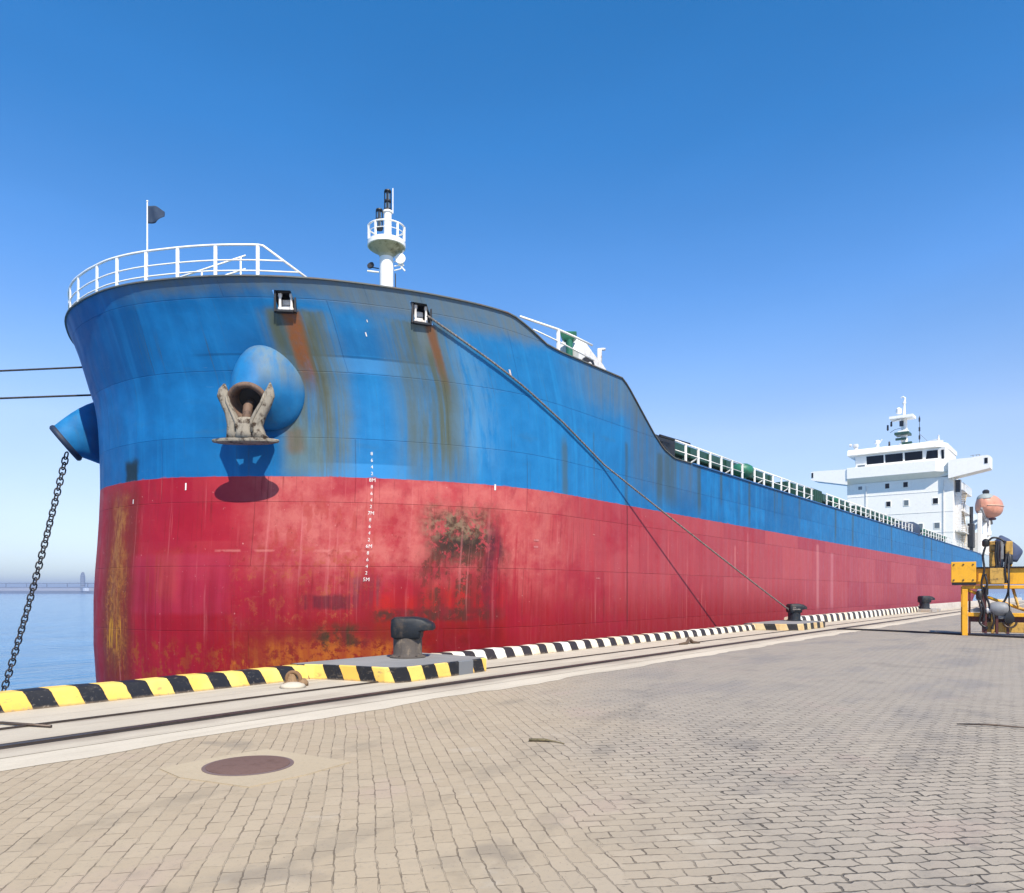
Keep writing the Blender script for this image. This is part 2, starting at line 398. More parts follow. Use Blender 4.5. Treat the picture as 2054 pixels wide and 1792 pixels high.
    red = m.mix(m.mul(m.mul(crim, band(U, 1, 22, 1, 5)), .65), red, (.31,.010,.028))
    sq = m.noise(m.scale(uv, 2.6, .7, 1, 8, 2), 1.6, 3, .5)
    red = m.mix(m.mul(m.mul(m.smooth(sq, .55, .60), patch(4.6, 8.0, 1.6, 4.2, .4, .4, .6)), .40), red, (.33,.035,.025))
    red = m.mix(m.mul(m.mul(m.smooth(nm, .56, .68), patch(3.5, 8.4, .3, 3.2, .6, .5, .8)), .55), red, (.24,.018,.012))
    # rust on the stem and along the bottom
    rust = m.mix(m.smooth(nf, .35, .62), (.16,.045,.012), (.48,.19,.02))
    red = m.mix(m.mul(patch(-.85, 1.05, -1.5, 4.5, .35, .6, .8), .85), red, (.19,.020,.013))
    red = m.mix(m.mul(patch(-.30, .42, -.2, 4.1, .2, .5, 1.3), .8), red, m.mix(m.smooth(m.noise(m.scale(uv, 1, .4), 6., 8, .8), .42, .58), (.22,.05,.016), (.40,.16,.035)))
    red = m.mix(m.mul(streak(-.6, .7, -.6, 2.4, .25, .5, .9, .8, .40, .56), .7), red, m.mix(m.smooth(m.noise(uv, 7., 8, .8), .45, .55), (.13,.035,.012), rust))
    red = m.mix(m.mul(m.mul(patch(-.4, .5, .0, .85, .12, .2, .4), m.smooth(m.noise(m.scale(uv, 9, .6), 1., 4, .6), .50, .60)), .9), red, (.60,.27,.015))
    red = m.mix(m.mul(patch(1.9, 2.6, 1.4, 2.6, .2, .3, .5), .5), red, (.40,.07,.03))
    red = m.mix(m.mul(patch(4.6, 8.6, -.6, .45, .8, .35, .9), m.lin(nf, .35, .65, .35, .95)), red, m.mix(m.smooth(nm, .4, .6), (.12,.025,.008), (.33,.075,.012)))
    red = m.mix(m.mul(m.mul(patch(4.1, 6.9, -.6, -.20, .3, .08, .35), m.smooth(m.noise(m.scale(uv, 4.5, .9, 1, 2, 2), 1.2, 5, .65), .49, .57)), .95), red, (.62,.22,.012))
    # scrape: dark weathered steel amidst the pink
    def scr(p, lo, hi): return m.mul(p, m.smooth(m.noise(m.scale(uv, 1, .85, 1, 27, 14), 3.0, 8, .78, .35), lo, hi))
    gr2 = m.noise(m.scale(uv, 2.2, .8, 1, 15, 51), 1.4, 8, .75)
    grim = m.mix(m.smooth(nf, .4, .6), (.06,.035,.02), (.20,.14,.085))
    red = m.mix(m.mul(patch(9.0, 11.5, .9, 3.9, .4, .5, .8), m.lin(gr2, .38, .58, 0, .62)), red, (.13,.03,.022))
    red = m.mix(m.mul(scr(patch(9.2, 11.0, 2.65, 3.85, .55, .45, 1.5), .43, .50), .95), red, grim)
    red = m.mix(m.mul(scr(patch(9.3, 11.4, 2.6, 3.15, .35, .2, .9), .41, .48), .95), red, (.035,.02,.015))
    red = m.mix(m.mul(m.mul(scr(patch(9.0, 11.6, .9, 2.75, .25, .25, .5), .47, .53), m.smooth(ns, .36, .52)), .9), red, (.075,.03,.018))
    red = m.mix(m.mul(patch(10.9, 11.4, .6, 3.4, .14, .3, .7), m.lin(nm, .35, .6, .35, .85)), red, (.10,.015,.03))
    red = m.mix(m.mul(m.mul(patch(7.7, 11.5, .78, 1.12, .3, .09, .3), m.smooth(nf, .3, .5)), .95), red, (.060,.024,.016))
    red = m.mix(m.mul(patch(7.6, 11.6, -.5, .80, .3, .2, .5), m.lin(nm, .3, .7, .45, .95)), red, (.13,.006,.004))
    red = m.mix(m.mul(patch(7.1, 7.9, 1.2, 2.0, .1, .2, .4), m.mul(m.smooth(ns, .4, .55), .6)), red, (.10,.04,.05))
    red = m.mix(m.mul(m.smooth(nspeck, .66, .72), m.mul(band(U, 1, 16, 1, 4), .6)), red, (.14,.03,.025))
    red = m.mix(m.mul(m.smooth(m.noise(m.scale(uv, 1, .8, 1, 11, 5), 9., 4, .6), .68, .73), .55), red, (.70,.34,.30))
    blot = m.noise(m.scale(uv, 1, .45, 1, 40, 2), 1.5, 6, .7, .4)
    red = m.mix(m.mul(m.smooth(blot, .55, .68), m.mul(band(U, 1, 14, 1, 4), .45)), red, (.26,.02,.03))
    red = m.mix(m.mul(m.smooth(ns, .57, .72), .35), red, (.62,.20,.19))
    for (a, v0, v1, wd, s_, c) in ((19.2, .4, 4.7, .035, .85, (.10,.015,.015)), (29.2, 2.6, 3.7, .06, .5, (.62,.22,.2)), (30.8, 1.5, 4.4, .05, .3, (.6,.25,.25)), (42, .6, 4.4, .25, .35, (.62,.28,.28)), (45, .6, 4.0, .3, .3, (.6,.27,.3))):  # first entry: the vertical shadow below the rope, painted down the red
        red = m.mix(m.mul(band(ud(.06), a-wd, a+wd, wd*.5, wd*.5), m.mul(band(V, v0, v1, .3, .1), s_)), red, c)
    thin2 = m.noise(m.scale(uv, 15, .35, 1, 12, 8), 1., 3, .5); zone2 = m.smooth(m.noise(m.scale(uv, .5, .5, 1, 31, 13), 1.2, 4, .6), .40, .62)
    bow = band(U, .9, 24, .3, 6)
    red = m.mix(m.mul(m.mul(m.smooth(thin2, .59, .69), zone2), m.mul(bow, .60)), red, (.16,.012,.014))
    red = m.mix(m.mul(m.mul(m.smooth(thin2, .33, .26), zone2), .42), red, (.56,.15,.13))
    red = m.mix(m.mul(m.mul(m.smooth(m.noise(m.scale(uv, .45, 5., 1, 3, 21, R(9)), 1.7, 5, .7), .64, .74), m.mul(bow, zone2)), .35), red, (.55,.17,.15))
    red = m.mix(m.mul(m.mul(m.smooth(m.noise(m.scale(uv, 1.3, .9, 1, 33, 17), 2.8, 9, .8), .57, .61), patch(1.2, 12, -.6, 3.4, .5, .6, 1.2)), .5), red, (.20,.016,.012))
    red = m.mix(m.mul(m.mul(m.smooth(m.noise(m.scale(uv, 1.3, 1., 1, 1, 27), 2.6, 9, .8), .53, .58), patch(4.2, 7.6, .0, 2.7, .5, .5, .9)), .65), red, (.36,.085,.035))
    red = m.mix(m.mul(patch(4.4, 8.8, -.6, .75, .7, .3, .8), m.lin(nm, .35, .65, .25, .85)), red, (.19,.022,.008))
    red = m.mix(m.mul(patch(6.2, 7.6, .1, .75, .2, .15, .4), m.smooth(nm, .42, .58)), red, (.045,.028,.012))
    red = m.mix(m.mul(m.mul(patch(4.8, 9.0, -.6, .25, .5, .2, .7), m.smooth(m.noise(m.scale(uv, 1.1, 1.1, 1, 44, 2), 2.4, 8, .78), .44, .52)), .9), red, (.40,.105,.012))
    red = m.mix(m.mul(band(vd(.04), 2.66, 2.72, .02, .02), m.mul(band(ud(.3), 3.4, 7.6, .5, .4), m.mul(m.smooth(nm, .46, .58), .45))), red, (.58,.20,.17))
    red = m.mix(m.mul(m.mul(patch(.8, 5.2, -.8, .25, .4, .25, .6), m.smooth(m.noise(m.scale(uv, 1.2, .9, 1, 71, 9), 2.2, 8, .78), .50, .57)), .75), red, (.30,.07,.012))
    red = m.mix(m.mul(patch(1.0, 4.0, 1.0, 2.6, .25, .08, .3, .12), .35), red, (.38,.035,.075))
    red = m.mix(m.mul(m.mul(patch(.9, 12, -1.2, 2.2, .3, .9, .6), m.smooth(ns2, .40, .60)), .55), red, (.20,.004,.012))
    red = m.mix(m.mul(patch(1.55, 2.05, 1.4, 2.5, .12, .25, .4), m.smooth(ns, .42, .6)), red, (.27,.03,.012))
    red = m.mix(m.mul(m.mul(patch(11.2, 12.3, .2, 3.4, .2, .4, .4), m.smooth(ns, .45, .6)), .6), red, (.30,.008,.022))
    red = m.mix(m.mul(m.mul(patch(5.9, 7.2, 1.15, 1.5, .2, .06, .3), m.smooth(ns, .40, .55)), .7), red, (.08,.012,.02))
    c = blue if which else red
    # wake of weed near the water
    if not which: c = m.mix(m.math('SUBTRACT', 1., m.smooth(vd(.6), -2.9, -2.3)), c, (.02,.03,.015))
    h = m.add(m.mul(m.noise(m.scale(uv, 1.25, .12), 1., 2, .4), .6), m.add(m.mul(seam, -.35), m.add(m.mul(nm, .14), m.mul(m.math('SINE', m.mul(m.add(U, m.mul(wob, .3)), 8.4)), m.lin(nb, .3, .7, .04, .16)))))
    nrm = m.bump(h, .6, .07)
    return m.fin(c, m.lin(nm, .3, .7, .46, .62), 0, nrm, .16)

M = {}
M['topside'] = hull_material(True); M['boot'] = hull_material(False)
M['white'] = paint('white_paint', (.92,.90,.84), .4, (.40,.24,.12), .07)
M['white_rust'] = paint('weathered_white_paint', (.72,.71,.68), .5, (.30,.15,.07), .35, 6)
M['dirtybul'] = paint('bulwark_cap_paint', (.10,.11,.10), .6, (.16,.08,.04), .5, 3)
M['green'] = paint('dark_green_paint', (.012,.06,.035), .45, (.02,.02,.015), .5)
M['green_l'] = paint('green_paint', (.02,.16,.09), .45, (.02,.03,.02), .4, 5)
M['deckred'] = paint('deck_paint', (.05,.12,.07), .6)
M['black'] = paint('black_steel', (.012,.012,.013), .45, (.05,.03,.02), .3)
M['glass'] = NT('dark_window_glass').fin((.004,.0045,.007), .12, 0, None, .15)
M['glass_l'] = NT('pale_window_glass').fin((.12,.15,.17), .12, 0, None, .6)
M['grey'] = paint('grey_steel', (.22,.23,.24), .5, (.10,.07,.05), .3)
M['blue'] = paint('blue_paint', (.008,.19,.50), .42, (.07,.14,.2), .35, 1.2)
M['anchor'] = paint('rusty_cast_steel', (.285,.25,.195), .85, (.05,.032,.02), 1.3, 4.5, bump=1., spec=.2)
M['chain'] = paint('chain_steel', (.018,.016,.016), .6, (.10,.05,.03), .5, 6)
M['olive'] = paint('shaded_cream_paint', (.50,.46,.30), .6, (.12,.10,.04), .6, 4)

# hull with stained bolster uses same shader through uv; bolster gets a blue of its own
def make_hull(parent):
    us = []
    u = 0.
    while u < ARCB: us.append(u); u += .30
    us += [ARCB]
    us = [x for x in us if all(abs(x-e) > .09 for e in (FL1[0],FL1[1],FL2[0],FL2[1]))]+[FL1[0],FL1[1],FL2[0],FL2[1]]
    us.sort()
    x = TX[-1]+.5
    while x < 28: us.append(ARCB+x-TX[-1]); x += .4
    while x < XEND: us.append(ARCB+x-TX[-1]); x += 3.
    us.append(ARCB+XEND-TX[-1])
    usall = [-q for q in us[::-1]][:-1]+us
    lowz = [-6,-4.5,-3,-2,-1,0,.7,1.4,2.2,3,3.8,4.67,5.3,5.9,6.5]
    fr = [0,.12,.26,.42,.58,.70,None,None,None,None,1.0]
    zf = [8.84,8.86,9.32,9.36]
    rows = len(lowz)+len(fr)-1
    mb = MB(); uvs = []; nc = len(usall)
    for u in usall:
        P0 = hp(u, 6.5); zt = ztop(hp(u, 9.0).x)
        zs = lowz+[6.5+(zt-6.5)*f if f is not None else None for f in fr[1:]]
        k0 = len(lowz)+5
        for i in range(4): zs[k0+i] = 6.5+(zt-6.5)*(zf[i]-6.5)/3.1
        for z in zs:
            mb.v.append(hp(u, z)); uvs.append((u, z))
    nr = len(zs)
    def inhole(i, j):
        u = .5*(usall[i]+usall[i+1])
        for F, r0, r1 in ((FL1, len(lowz)+5, len(lowz)+7), (FL2, len(lowz)+6, len(lowz)+8)):
            if F[0] < u < F[1] and r0 <= j < r1: return True
        return False
    jb = lowz.index(4.67)
    out = []
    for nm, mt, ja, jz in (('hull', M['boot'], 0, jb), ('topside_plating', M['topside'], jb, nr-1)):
        q = MB(); q.v = mb.v[:]; q.f = []
        for i in range(nc-1):
            for j in range(ja, jz):
                if inhole(i, j): continue
                q.f.append((i*nr+j, (i+1)*nr+j, (i+1)*nr+j+1, i*nr+j+1))
        e = (nc-1)*nr
        for j in range(ja, jz): q.f.append((j, j+1, e+j+1, e+j))
        used = sorted({k for f in q.f for k in f}); ix = {k: n_ for n_, k in enumerate(used)}
        q.v = [mb.v[k] for k in used]; q.f = [tuple(ix[k] for k in f) for f in q.f]
        o = q.build(nm, mt, parent, True, True, auto=40)
        uvl = o.data.uv_layers.new(name='UVMap')
        for lp in o.data.loops: uvl.data[lp.index].uv = uvs[used[lp.vertex_index]]
        out.append(o)
    return out[0]

SHIPL = Vector((60, YC, -3))
ship = thing('cargo_ship', SHIPL, 'large blue and red bulk carrier with rust-streaked bow moored along the quay', 'ship')
hull = make_hull(ship)

# bulwark cap: a flat bar running along the sheer
def sheer_us(u0, u1, st=.3):
    n = max(2, int((u1-u0)/st)); return [u0+(u1-u0)*i/n for i in range(n+1)]
def sweep_flat(mb, us, w_in, w_out, th, dz=0.):
    rings = []
    for u in us:
        zt = ztop(hp(u, 9.0).x)+dz; p = hp(u, zt if dz == 0 else zt-dz); n = hn(u, min(zt, 9.4)); n.z = 0; n.normalize()
        p = Vector((p.x, p.y, zt))
        rings.append([p-n*w_in, p+n*w_out, p+n*w_out+Vector((0,0,th)), p-n*w_in+Vector((0,0,th))])
    mb.loft(rings)
mb = MB(); sweep_flat(mb, sheer_us(-16, 24.5, .3), .16, .05, .035); mb.build('bulwark_cap', M['dirtybul'], ship, True, auto=30)
mb = MB(); sweep_flat(mb, sheer_us(24.6, ARCB+XEND-TX[-1]-.2, 2.), .10, .06, .05)
mb.build('gunwale_bar', paint('gunwale_paint', (.02,.12,.32), .5, (.06,.05,.04), .7), ship, False)
# decks
def deck_poly(x1, z, inset=.03):
    pts = []
    for u in sheer_us(-60 if x1 > 30 else -20, 60 if x1 > 30 else 20, .4): pass
    return pts
mb = MB(); ring = []
us = sheer_us(-18.5, 18.5, .4)
ring = [Vector((hp(u, 8.45).x, hp(u, 8.45).y, 8.45)) for u in us]
mb.add(ring, [tuple(range(len(ring)))]); mb.build('forecastle_deck', M['deckred'], ship)
mb = MB(); mb.box((22.7, YC-B+.04, 6.8), (22.85, YC+B-.04, 8.6)); mb.build('forecastle_bulkhead', M['white'], ship)
mb = MB(); y0, y1 = YC-B+.05, YC+B-.05
mb.box((22.9, y0, 6.6), (117, y1, 6.80)); mb.box((117.002, y0+.5, 6.6), (125, y1-.5, 6.80)); mb.box((125.002, y0+.9, 6.6), (132.8, y1-.9, 6.8))
mb.build('main_deck', M['deckred'], ship)

# fairleads: recess, frame, rollers
def fairlead(F, rope):
    u0, u1, z0, z1 = F; um = (u0+u1)/2; zm = (z0+z1)/2
    n = hn(um, zm); n.z = 0; n.normalize(); t = Vector((-n.y, n.x, 0))
    if (hp(u1, zm)-hp(u0, zm)).dot(t) < 0: t = -t
    c = hp(um, zm); w2 = (hp(u1, zm)-hp(u0, zm)).length/2; h2 = (z1-z0)/2; up = Vector((0,0,1))
    Mx = Matrix((( t.x, up.x, n.x, c.x), (t.y, up.y, n.y, c.y), (t.z, up.z, n.z, c.z), (0,0,0,1)))
    f = MB()
    for lo, hi in (((-w2-.05,-h2-.04,-.12),(-w2+.004,h2+.05,.03)), ((w2-.004,-h2-.04,-.12),(w2+.05,h2+.05,.03)), ((-w2+.014,h2-.012,-.12),(w2-.014,h2+.05,.028)), ((-w2+.014,-h2-.05,-.12),(w2-.014,-h2+.012,.045))):
        f.box(lo, hi, .008, M=Mx)
    fo = f.build('fairlead', M['black'], ship)
    k = MB(); k.box((-w2-.04,-h2-.04,-.62), (w2+.04,h2+.04,-.60), M=Mx)
    k.box((-w2-.045,-h2-.045,-.60), (-w2-.03,h2+.045,-.13), M=Mx); k.box((w2+.03,-h2-.045,-.60), (w2+.045,h2+.045,-.13), M=Mx)
    k.box((-w2-.028,h2+.03,-.60), (w2+.028,h2+.045,-.13), M=Mx); k.box((-w2-.028,-h2-.045,-.60), (w2+.028,-h2-.03,-.13), M=Mx)
    k.build('recess', M['black'], fo)
    for sx in (-1, 1):
        r = MB(); x = sx*(w2-.085)
        r.lathe(Mx @ Vector((x,-h2+.03,-.08)), [(.055,0),(.055,.05),(.035,.09),(.035,2*h2-.16),(.055,2*h2-.12),(.055,2*h2-.06)], 14)
        r.build('roller', M['white_rust'], fo, True, auto=40)
    b = MB(); b.box((-w2*.55,-.02,-.32), (w2*.5,h2*.5,-.22), .02, M=Mx); b.box((-w2*.6,-h2+.02,-.30), (w2*.55,-h2+.13,-.12), .02, M=Mx); b.box((-w2*.8,-.10,-.24), (w2*.4,-.05,-.20), M=Mx)
    b.build('chock', M['white_rust'], fo)
fairlead(FL1, False); fairlead(FL2, True)

# hawse bolsters
def bolster(side, mouth, axis, kk=1.):
    mouth = Vector(mouth); axis = Vector(axis).normalized()
    N = 40; rings = []
    uc, zc, ru, rz = 5.02, 6.98, .84, 1.06
    base = []; base2 = []
    for k in range(N):
        a = 2*math.pi*k/N
        z = zc+rz*math.sin(a)-.10*math.cos(a)*0; u = (uc+ru*math.cos(a))
        p = hp(side*u, z); n = hn(side*u, z)
        base.append(p-n*.12); base2.append(p+n*.012)
    bc = sum(base2, Vector())/N
    ex = axis.cross(Vector((0,0,1))).normalized(); ey = ex.cross(axis)
    # orient ex along increasing u
    if ex.dot(base2[0]-bc) < 0: ex = -ex; ey = ey
    if ey.dot(base2[N//4]-bc) < 0: ey = -ey
    def circ(r, off):
        return [mouth+axis*off+(ex*math.cos(2*math.pi*k/N)+ey*math.sin(2*math.pi*k/N))*r for k in range(N)]
    _c = circ
    circ = lambda r, o: _c(r*kk, o)
    m0 = circ(.50, -.10)
    rings = [base, base2]
    for t in (.12, .28, .46, .64, .82):
        q = []
        for k in range(N):
            p = base2[k].lerp(m0[k], t); c = bc.lerp(mouth, t)
            q.append(p+(p-c).normalized()*(.10*math.sin(math.pi*t**.8)))
        rings.append(q)
    rings.append(m0)
    mb = MB(); mb.loft(rings, caps=False)
    bo = mb.build('hawse_bolster', M['bolster'], ship, True)
    mb = MB()
    mb.loft([circ(.50,-.10), circ(.535,-.05), circ(.54,.02), circ(.50,.08), circ(.43,.07), circ(.375,0), circ(.35,-.15), circ(.29,-.36)], caps=False)
    mb.build('rim', M['rim'] if side > 0 else M['navy_rim'], bo, True)
    mb = MB(); mb.loft([circ(.285,-.35), circ(.285,-.33)]); mb.build('pipe_bottom', M['black'], bo)
    return bo
def bolster_mat():
    m = NT('bolster_paint'); g = m.geo(); n = m.noise(g, 2.5, 5, .6); s_ = m.noise(m.scale(g, 5, 5, .5), 1, 5, .6)
    X, Y, Z = m.sep(g)
    c = m.mix(m.smooth(n, .3, .7), (.008,.125,.31), (.014,.165,.38))
    k = m.mul(m.mul(m.smooth(X, 10.75, 11.25), m.smooth(Z, 6.7, 7.4)), m.lin(s_, .3, .65, .1, .70))
    k = m.mul(k, m.math('LESS_THAN', Y, 21.))
    c = m.mix(k, c, (.20,.22,.16))
    c = m.mix(m.mul(m.smooth(s_, .5, .7), .4), c, (.05,.12,.19)); return m.fin(c, .58, 0, m.bump(n, .2, .02), .18)
M['bolster'] = bolster_mat(); M['navy_rim'] = paint('navy_rim', (.008,.02,.05), .6, (.04,.03,.03), .5, 5)
M['rim'] = paint('rusty_rim', (.16,.095,.06), .7, (.03,.02,.02), .7, 5, bump=.5)
P_M = (10.83, 17.14, 6.43); S_M = (9.98, 26.12, 6.36)
bolster(1, P_M, (-.60,-.60,-.50), .98); bolster(-1, S_M, (-.60,.35,-.55), 1.22)

# anchor housed at the port hawse pipe
AO = Vector((10.70, 17.16, 5.465)); at = Vector((.62,-.785,0)).normalized(); an = Vector((-.785,-.62,0)).normalized()
def aw(x, z, n=0.): return AO+at*x+an*n+Vector((0,0,z))
anc = thing('anchor', AO, 'rusty stockless anchor with two upright flukes hanging at the port hawse pipe', 'anchor')
mb = MB(); rings = []
for (s_, z) in ((.80,-.10),(.97,-.07),(1.0,-.03),(.98,.0),(.9,.012)):
    rings.append([aw(.07+.86*s_*math.cos(2*math.pi*k/36)*(1 if abs(math.cos(2*math.pi*k/36)) < .8 else 1.0), z, .0+.25*s_*math.sin(2*math.pi*k/36)) for k in range(36)])
mb.loft(rings); mb.build('crown_plate', M['anchor'], anc, True, auto=35)
def blade(path):
    b = MB(); rg = []
    for (x, z, w_, d_, n0, tx) in path:
        c = aw(x, z, n0); ax = (at*math.cos(tx)+Vector((0,0,1))*math.sin(tx))
        q = []
        for k in range(16):
            a = 2*math.pi*k/16; ca, sa = math.cos(a), math.sin(a)
            q.append(c+ax*(w_*1.22*math.copysign(abs(ca)**.7, ca))+an*(d_*math.copysign(abs(sa)**.8, sa)))
        rg.append(q)
    b.loft(rg); return b
for sd, path in ((-1, [(-.20,.0,.17,.20,0,0),(-.21,.2,.15,.18,0,.05),(-.22,.42,.14,.15,.02,.3),(-.31,.68,.105,.13,.04,.35),(-.42,.92,.10,.11,.06,.15),(-.47,1.08,.13,.09,.07,0),(-.47,1.26,.095,.07,.07,0),(-.44,1.40,.02,.03,.07,0)]),
                 (1, [(.46,.0,.21,.20,0,0),(.40,.16,.14,.18,0,-.1),(.36,.42,.14,.15,.02,-.45),(.47,.66,.12,.13,.04,-.45),(.61,.90,.115,.11,.06,-.3),(.69,1.12,.12,.09,.07,-.2),(.72,1.28,.07,.06,.07,-.2),(.72,1.44,.012,.02,.07,-.2)])):
    fo = blade(path).build('fluke', M['anchor'], anc, True)
    mb = MB(); mb.tube([aw(x-sd*w_*.75, z, n0+d_*.95) for x, z, w_, d_, n0, tx in path[1:-2]], [.045,.05,.045,.04,.03], 6); mb.build('fluke_rib', M['anchor'], fo, True)
mb = MB(); rings = []
for (z, w_, d_) in ((.012,.20,.26),(.15,.17,.25),(.36,.20,.22),(.50,.22,.17),(.56,.12,.10)):
    rings.append([aw(.07+w_*1.2*math.copysign(abs(math.cos(a))**.6, math.cos(a)), z, d_*math.copysign(abs(math.sin(a))**.6, math.sin(a))) for a in [2*math.pi*k/20 for k in range(20)]])
mb.loft(rings); mb.build('crown', M['anchor'], anc, True)
mb = MB(); mb.tube([aw(.07,.25,-.02), Vector(P_M)+Vector((0,0,-.12)), Vector(P_M)+Vector((.36,.36,.20))], [.13,.12,.10], 10); mb.build('shank', M['rim'], anc, True)

# starboard chain
ch = thing('anchor_chain', S_M, 'black stud-link anchor chain hanging from the starboard bow into the water', 'chain')
p0 = Vector(S_M)+Vector((.05,.05,-.30)); p1 = Vector((8.02, 27.02, -3.4)); NL = 56
def link_mesh(mb, c, ax, side, L=.30, Wd=.092, r=.023):
    ax = ax.normalized(); n = ax.cross(side).normalized(); pts = []
    for k in range(20):
        a = 2*math.pi*k/20; x = Wd*math.cos(a)*1.0; y = (L/2-Wd)*math.copysign(1, math.sin(a))*(1 if abs(math.sin(a)) > 1e-6 else 0)+Wd*math.sin(a)
        pts.append(c+side*x+ax*y)
    m_ = 8; vs = []; fs = []
    for i in range(20):
        t = (pts[(i+1)%20]-pts[i-1]).normalized(); o = t.cross(n)
        for k in range(m_):
            b = 2*math.pi*k/m_; vs.append(pts[i]+(o*math.cos(b)+n*math.sin(b))*r)
    for i in range(20):
        for k in range(m_): fs.append((i*m_+k, ((i+1)%20)*m_+k, ((i+1)%20)*m_+(k+1)%m_, i*m_+(k+1)%m_))
    mb.add(vs, fs)
def chain_pt(t): return p0.lerp(p1, t)+Vector((.10,-.05,0))*math.sin(math.pi*t)*.8
for i in range(NL):
    a = chain_pt(i/NL); b = chain_pt((i+1)/NL); ax = (b-a).normalized()
    tw = .5+.12*math.sin(i*.35); s1 = ax.cross(FV).normalized(); s2 = ax.cross(s1).normalized()
    sd = (s1*math.cos(tw)+s2*math.sin(tw)) if i % 2 == 0 else (s2*math.cos(tw)-s1*math.sin(tw))
    mb = MB(); link_mesh(mb, (a+b)/2, ax, sd, (b-a).length+.075); mb.build('chain_link', M['chain'], ch, True)

# forecastle railing round the bow
def deckp(u, z=9.635, inn=.06):
    p = hp(u, 9.6); n = hn(u, 9.3); n.z = 0; n.normalize(); q = p-n*inn; return Vector((q.x, q.y, z))
def u_at(px_x):
    return px_x
rail = MB()
U_P = [-4.4,-3.2,-2.2,-1.25,.45,1.5,2.6,3.63,4.8,5.93]
uend = 6.80
def rail_path(u0, u1, z): return [deckp(u, z) for u in sheer_us(u0, u1, .25)]
UE = 5.60
for z, r in ((10.44,.030),(10.05,.020),(9.78,.020)):
    pts = rail_path(-9, UE, z)
    # aft end slopes down to the bulwark
    f = (10.46-z)/.82; pts += [deckp(UE+.05+(uend-UE)*max(.02, f), z)] if z < 10.4 else []
    rail.tube(pts, r, 8)
rail.tube([deckp(UE-.03,10.44), deckp(UE+.1,10.42), deckp(uend,9.65)], .03, 8)
ro = rail.build('forecastle_railing', M['white'], ship, True)
for u in (-8.2,-7.0,-5.8,-4.6,-3.6,-2.6,-1.6,-.67,.55,1.48,2.49,3.43,4.48,5.57):
    p = deckp(u, 9.62); q = deckp(u, 10.44); t = (hp(u+.05, 9.3)-hp(u-.05, 9.3)).normalized(); t.z = 0
    b = MB(); nn = Vector((-t.y, t.x, 0))*.018; tt = t*.042
    b.add([p-nn-tt,p+nn-tt,p+nn+tt,p-nn+tt,q-nn-tt,q+nn-tt,q+nn+tt,q-nn+tt], [(0,1,2,3),(4,5,6,7),(0,1,5,4),(1,2,6,5),(2,3,7,6),(3,0,4,7)])
    b.build('post', M['white'], ro)
# small inner ladder rails seen through the bow railing
mb = MB()
for (a, b_) in (((11.0,22.4,10.8),(12.5,19.9,11.55)), ((11.0,22.4,10.45),(12.5,19.9,11.15)), ((11.2,22.0,8.5),(11.2,22.0,10.95)), ((11.8,21.1,8.5),(11.8,21.1,11.2)), ((12.4,20.0,8.5),(12.4,20.0,11.5))):
    mb.tube([a, b_], .025, 6)
mb.build('ladder_rail', M['white'], ship, True)
# flag staff
mb = MB(); mb.tube([(10.56,YC,8.45),(10.56,YC,13.0)], [.03,.016], 8); mb.lathe((10.56,YC,12.98), [(.02,0),(.035,.02),(.02,.05)], 8); mb.build('flag_staff', M['white'], ship, True)
fl = MB(); nx, nz = 14, 10
grid = []
for i in range(nx+1):
    for j in range(nz+1):
        s_ = i/nx; v = j/nz
        top = 12.88-.05*s_-.10*max(0, s_-.6)/.4; bot = 12.36+.0*s_+.22*max(0, s_-.55)/.45
        z = bot+(top-bot)*v
        p = Vector((10.56, YC, z))+RV*(-.02+.50*s_)+FV*(.07*math.sin(s_*7+v*1.5)*s_)
        grid.append(p)
fl.add(grid, [(i*(nz+1)+j, (i+1)*(nz+1)+j, (i+1)*(nz+1)+j+1, i*(nz+1)+j+1) for i in range(nx) for j in range(nz)])
flag = fl.build('flag', paint('navy_cloth', (.015,.035,.075), .8, (.06,.09,.13), .3, 8), None, True)
sm = flag.modifiers.new('thick', 'SOLIDIFY'); sm.thickness = .008
tag(flag, 'small dark navy flag flying from the staff on the bow', 'flag')

# foremast
FX = 19.87
mb = MB(); mb.lathe((FX,YC,8.45), [(.36,0),(.36,.12),(.28,.14),(.27,3.2),(.26,6.2)], 28); mast = mb.build('foremast', M['white'], ship, True, auto=30)
def collar(name, c, prof, mat, par, n=32): 
    b = MB(); b.lathe(c, prof, n); return b.build(name, mat, par, True, auto=30)
collar('mast_flare', (FX,YC,14.62), [(.262,0),(.29,.10),(.44,.22),(.62,.32),(.70,.38)], M['olive'], mast)
collar('platform', (FX,YC,15.0), [(.70,0),(.735,.02),(.735,.20),(.70,.22),(.67,.22),(.67,.12)], M['white'], mast)
mb = MB(); mb.ring((FX,YC,15.76), .71, .032, n=36); mb.ring((FX,YC,15.50), .71, .016, n=36)
for k in range(10):
    a = 2*math.pi*k/10+.2; x, y = FX+.71*math.cos(a), YC+.71*math.sin(a); mb.box((x-.032,y-.032,15.2), (x+.032,y+.032,15.76))
mb.build('platform_rail', M['white'], mast, False)
collar('topmast', (FX+.06,YC,15.2), [(.15,0),(.15,1.18),(.19,1.19),(.19,1.25)], M['white'], mast)
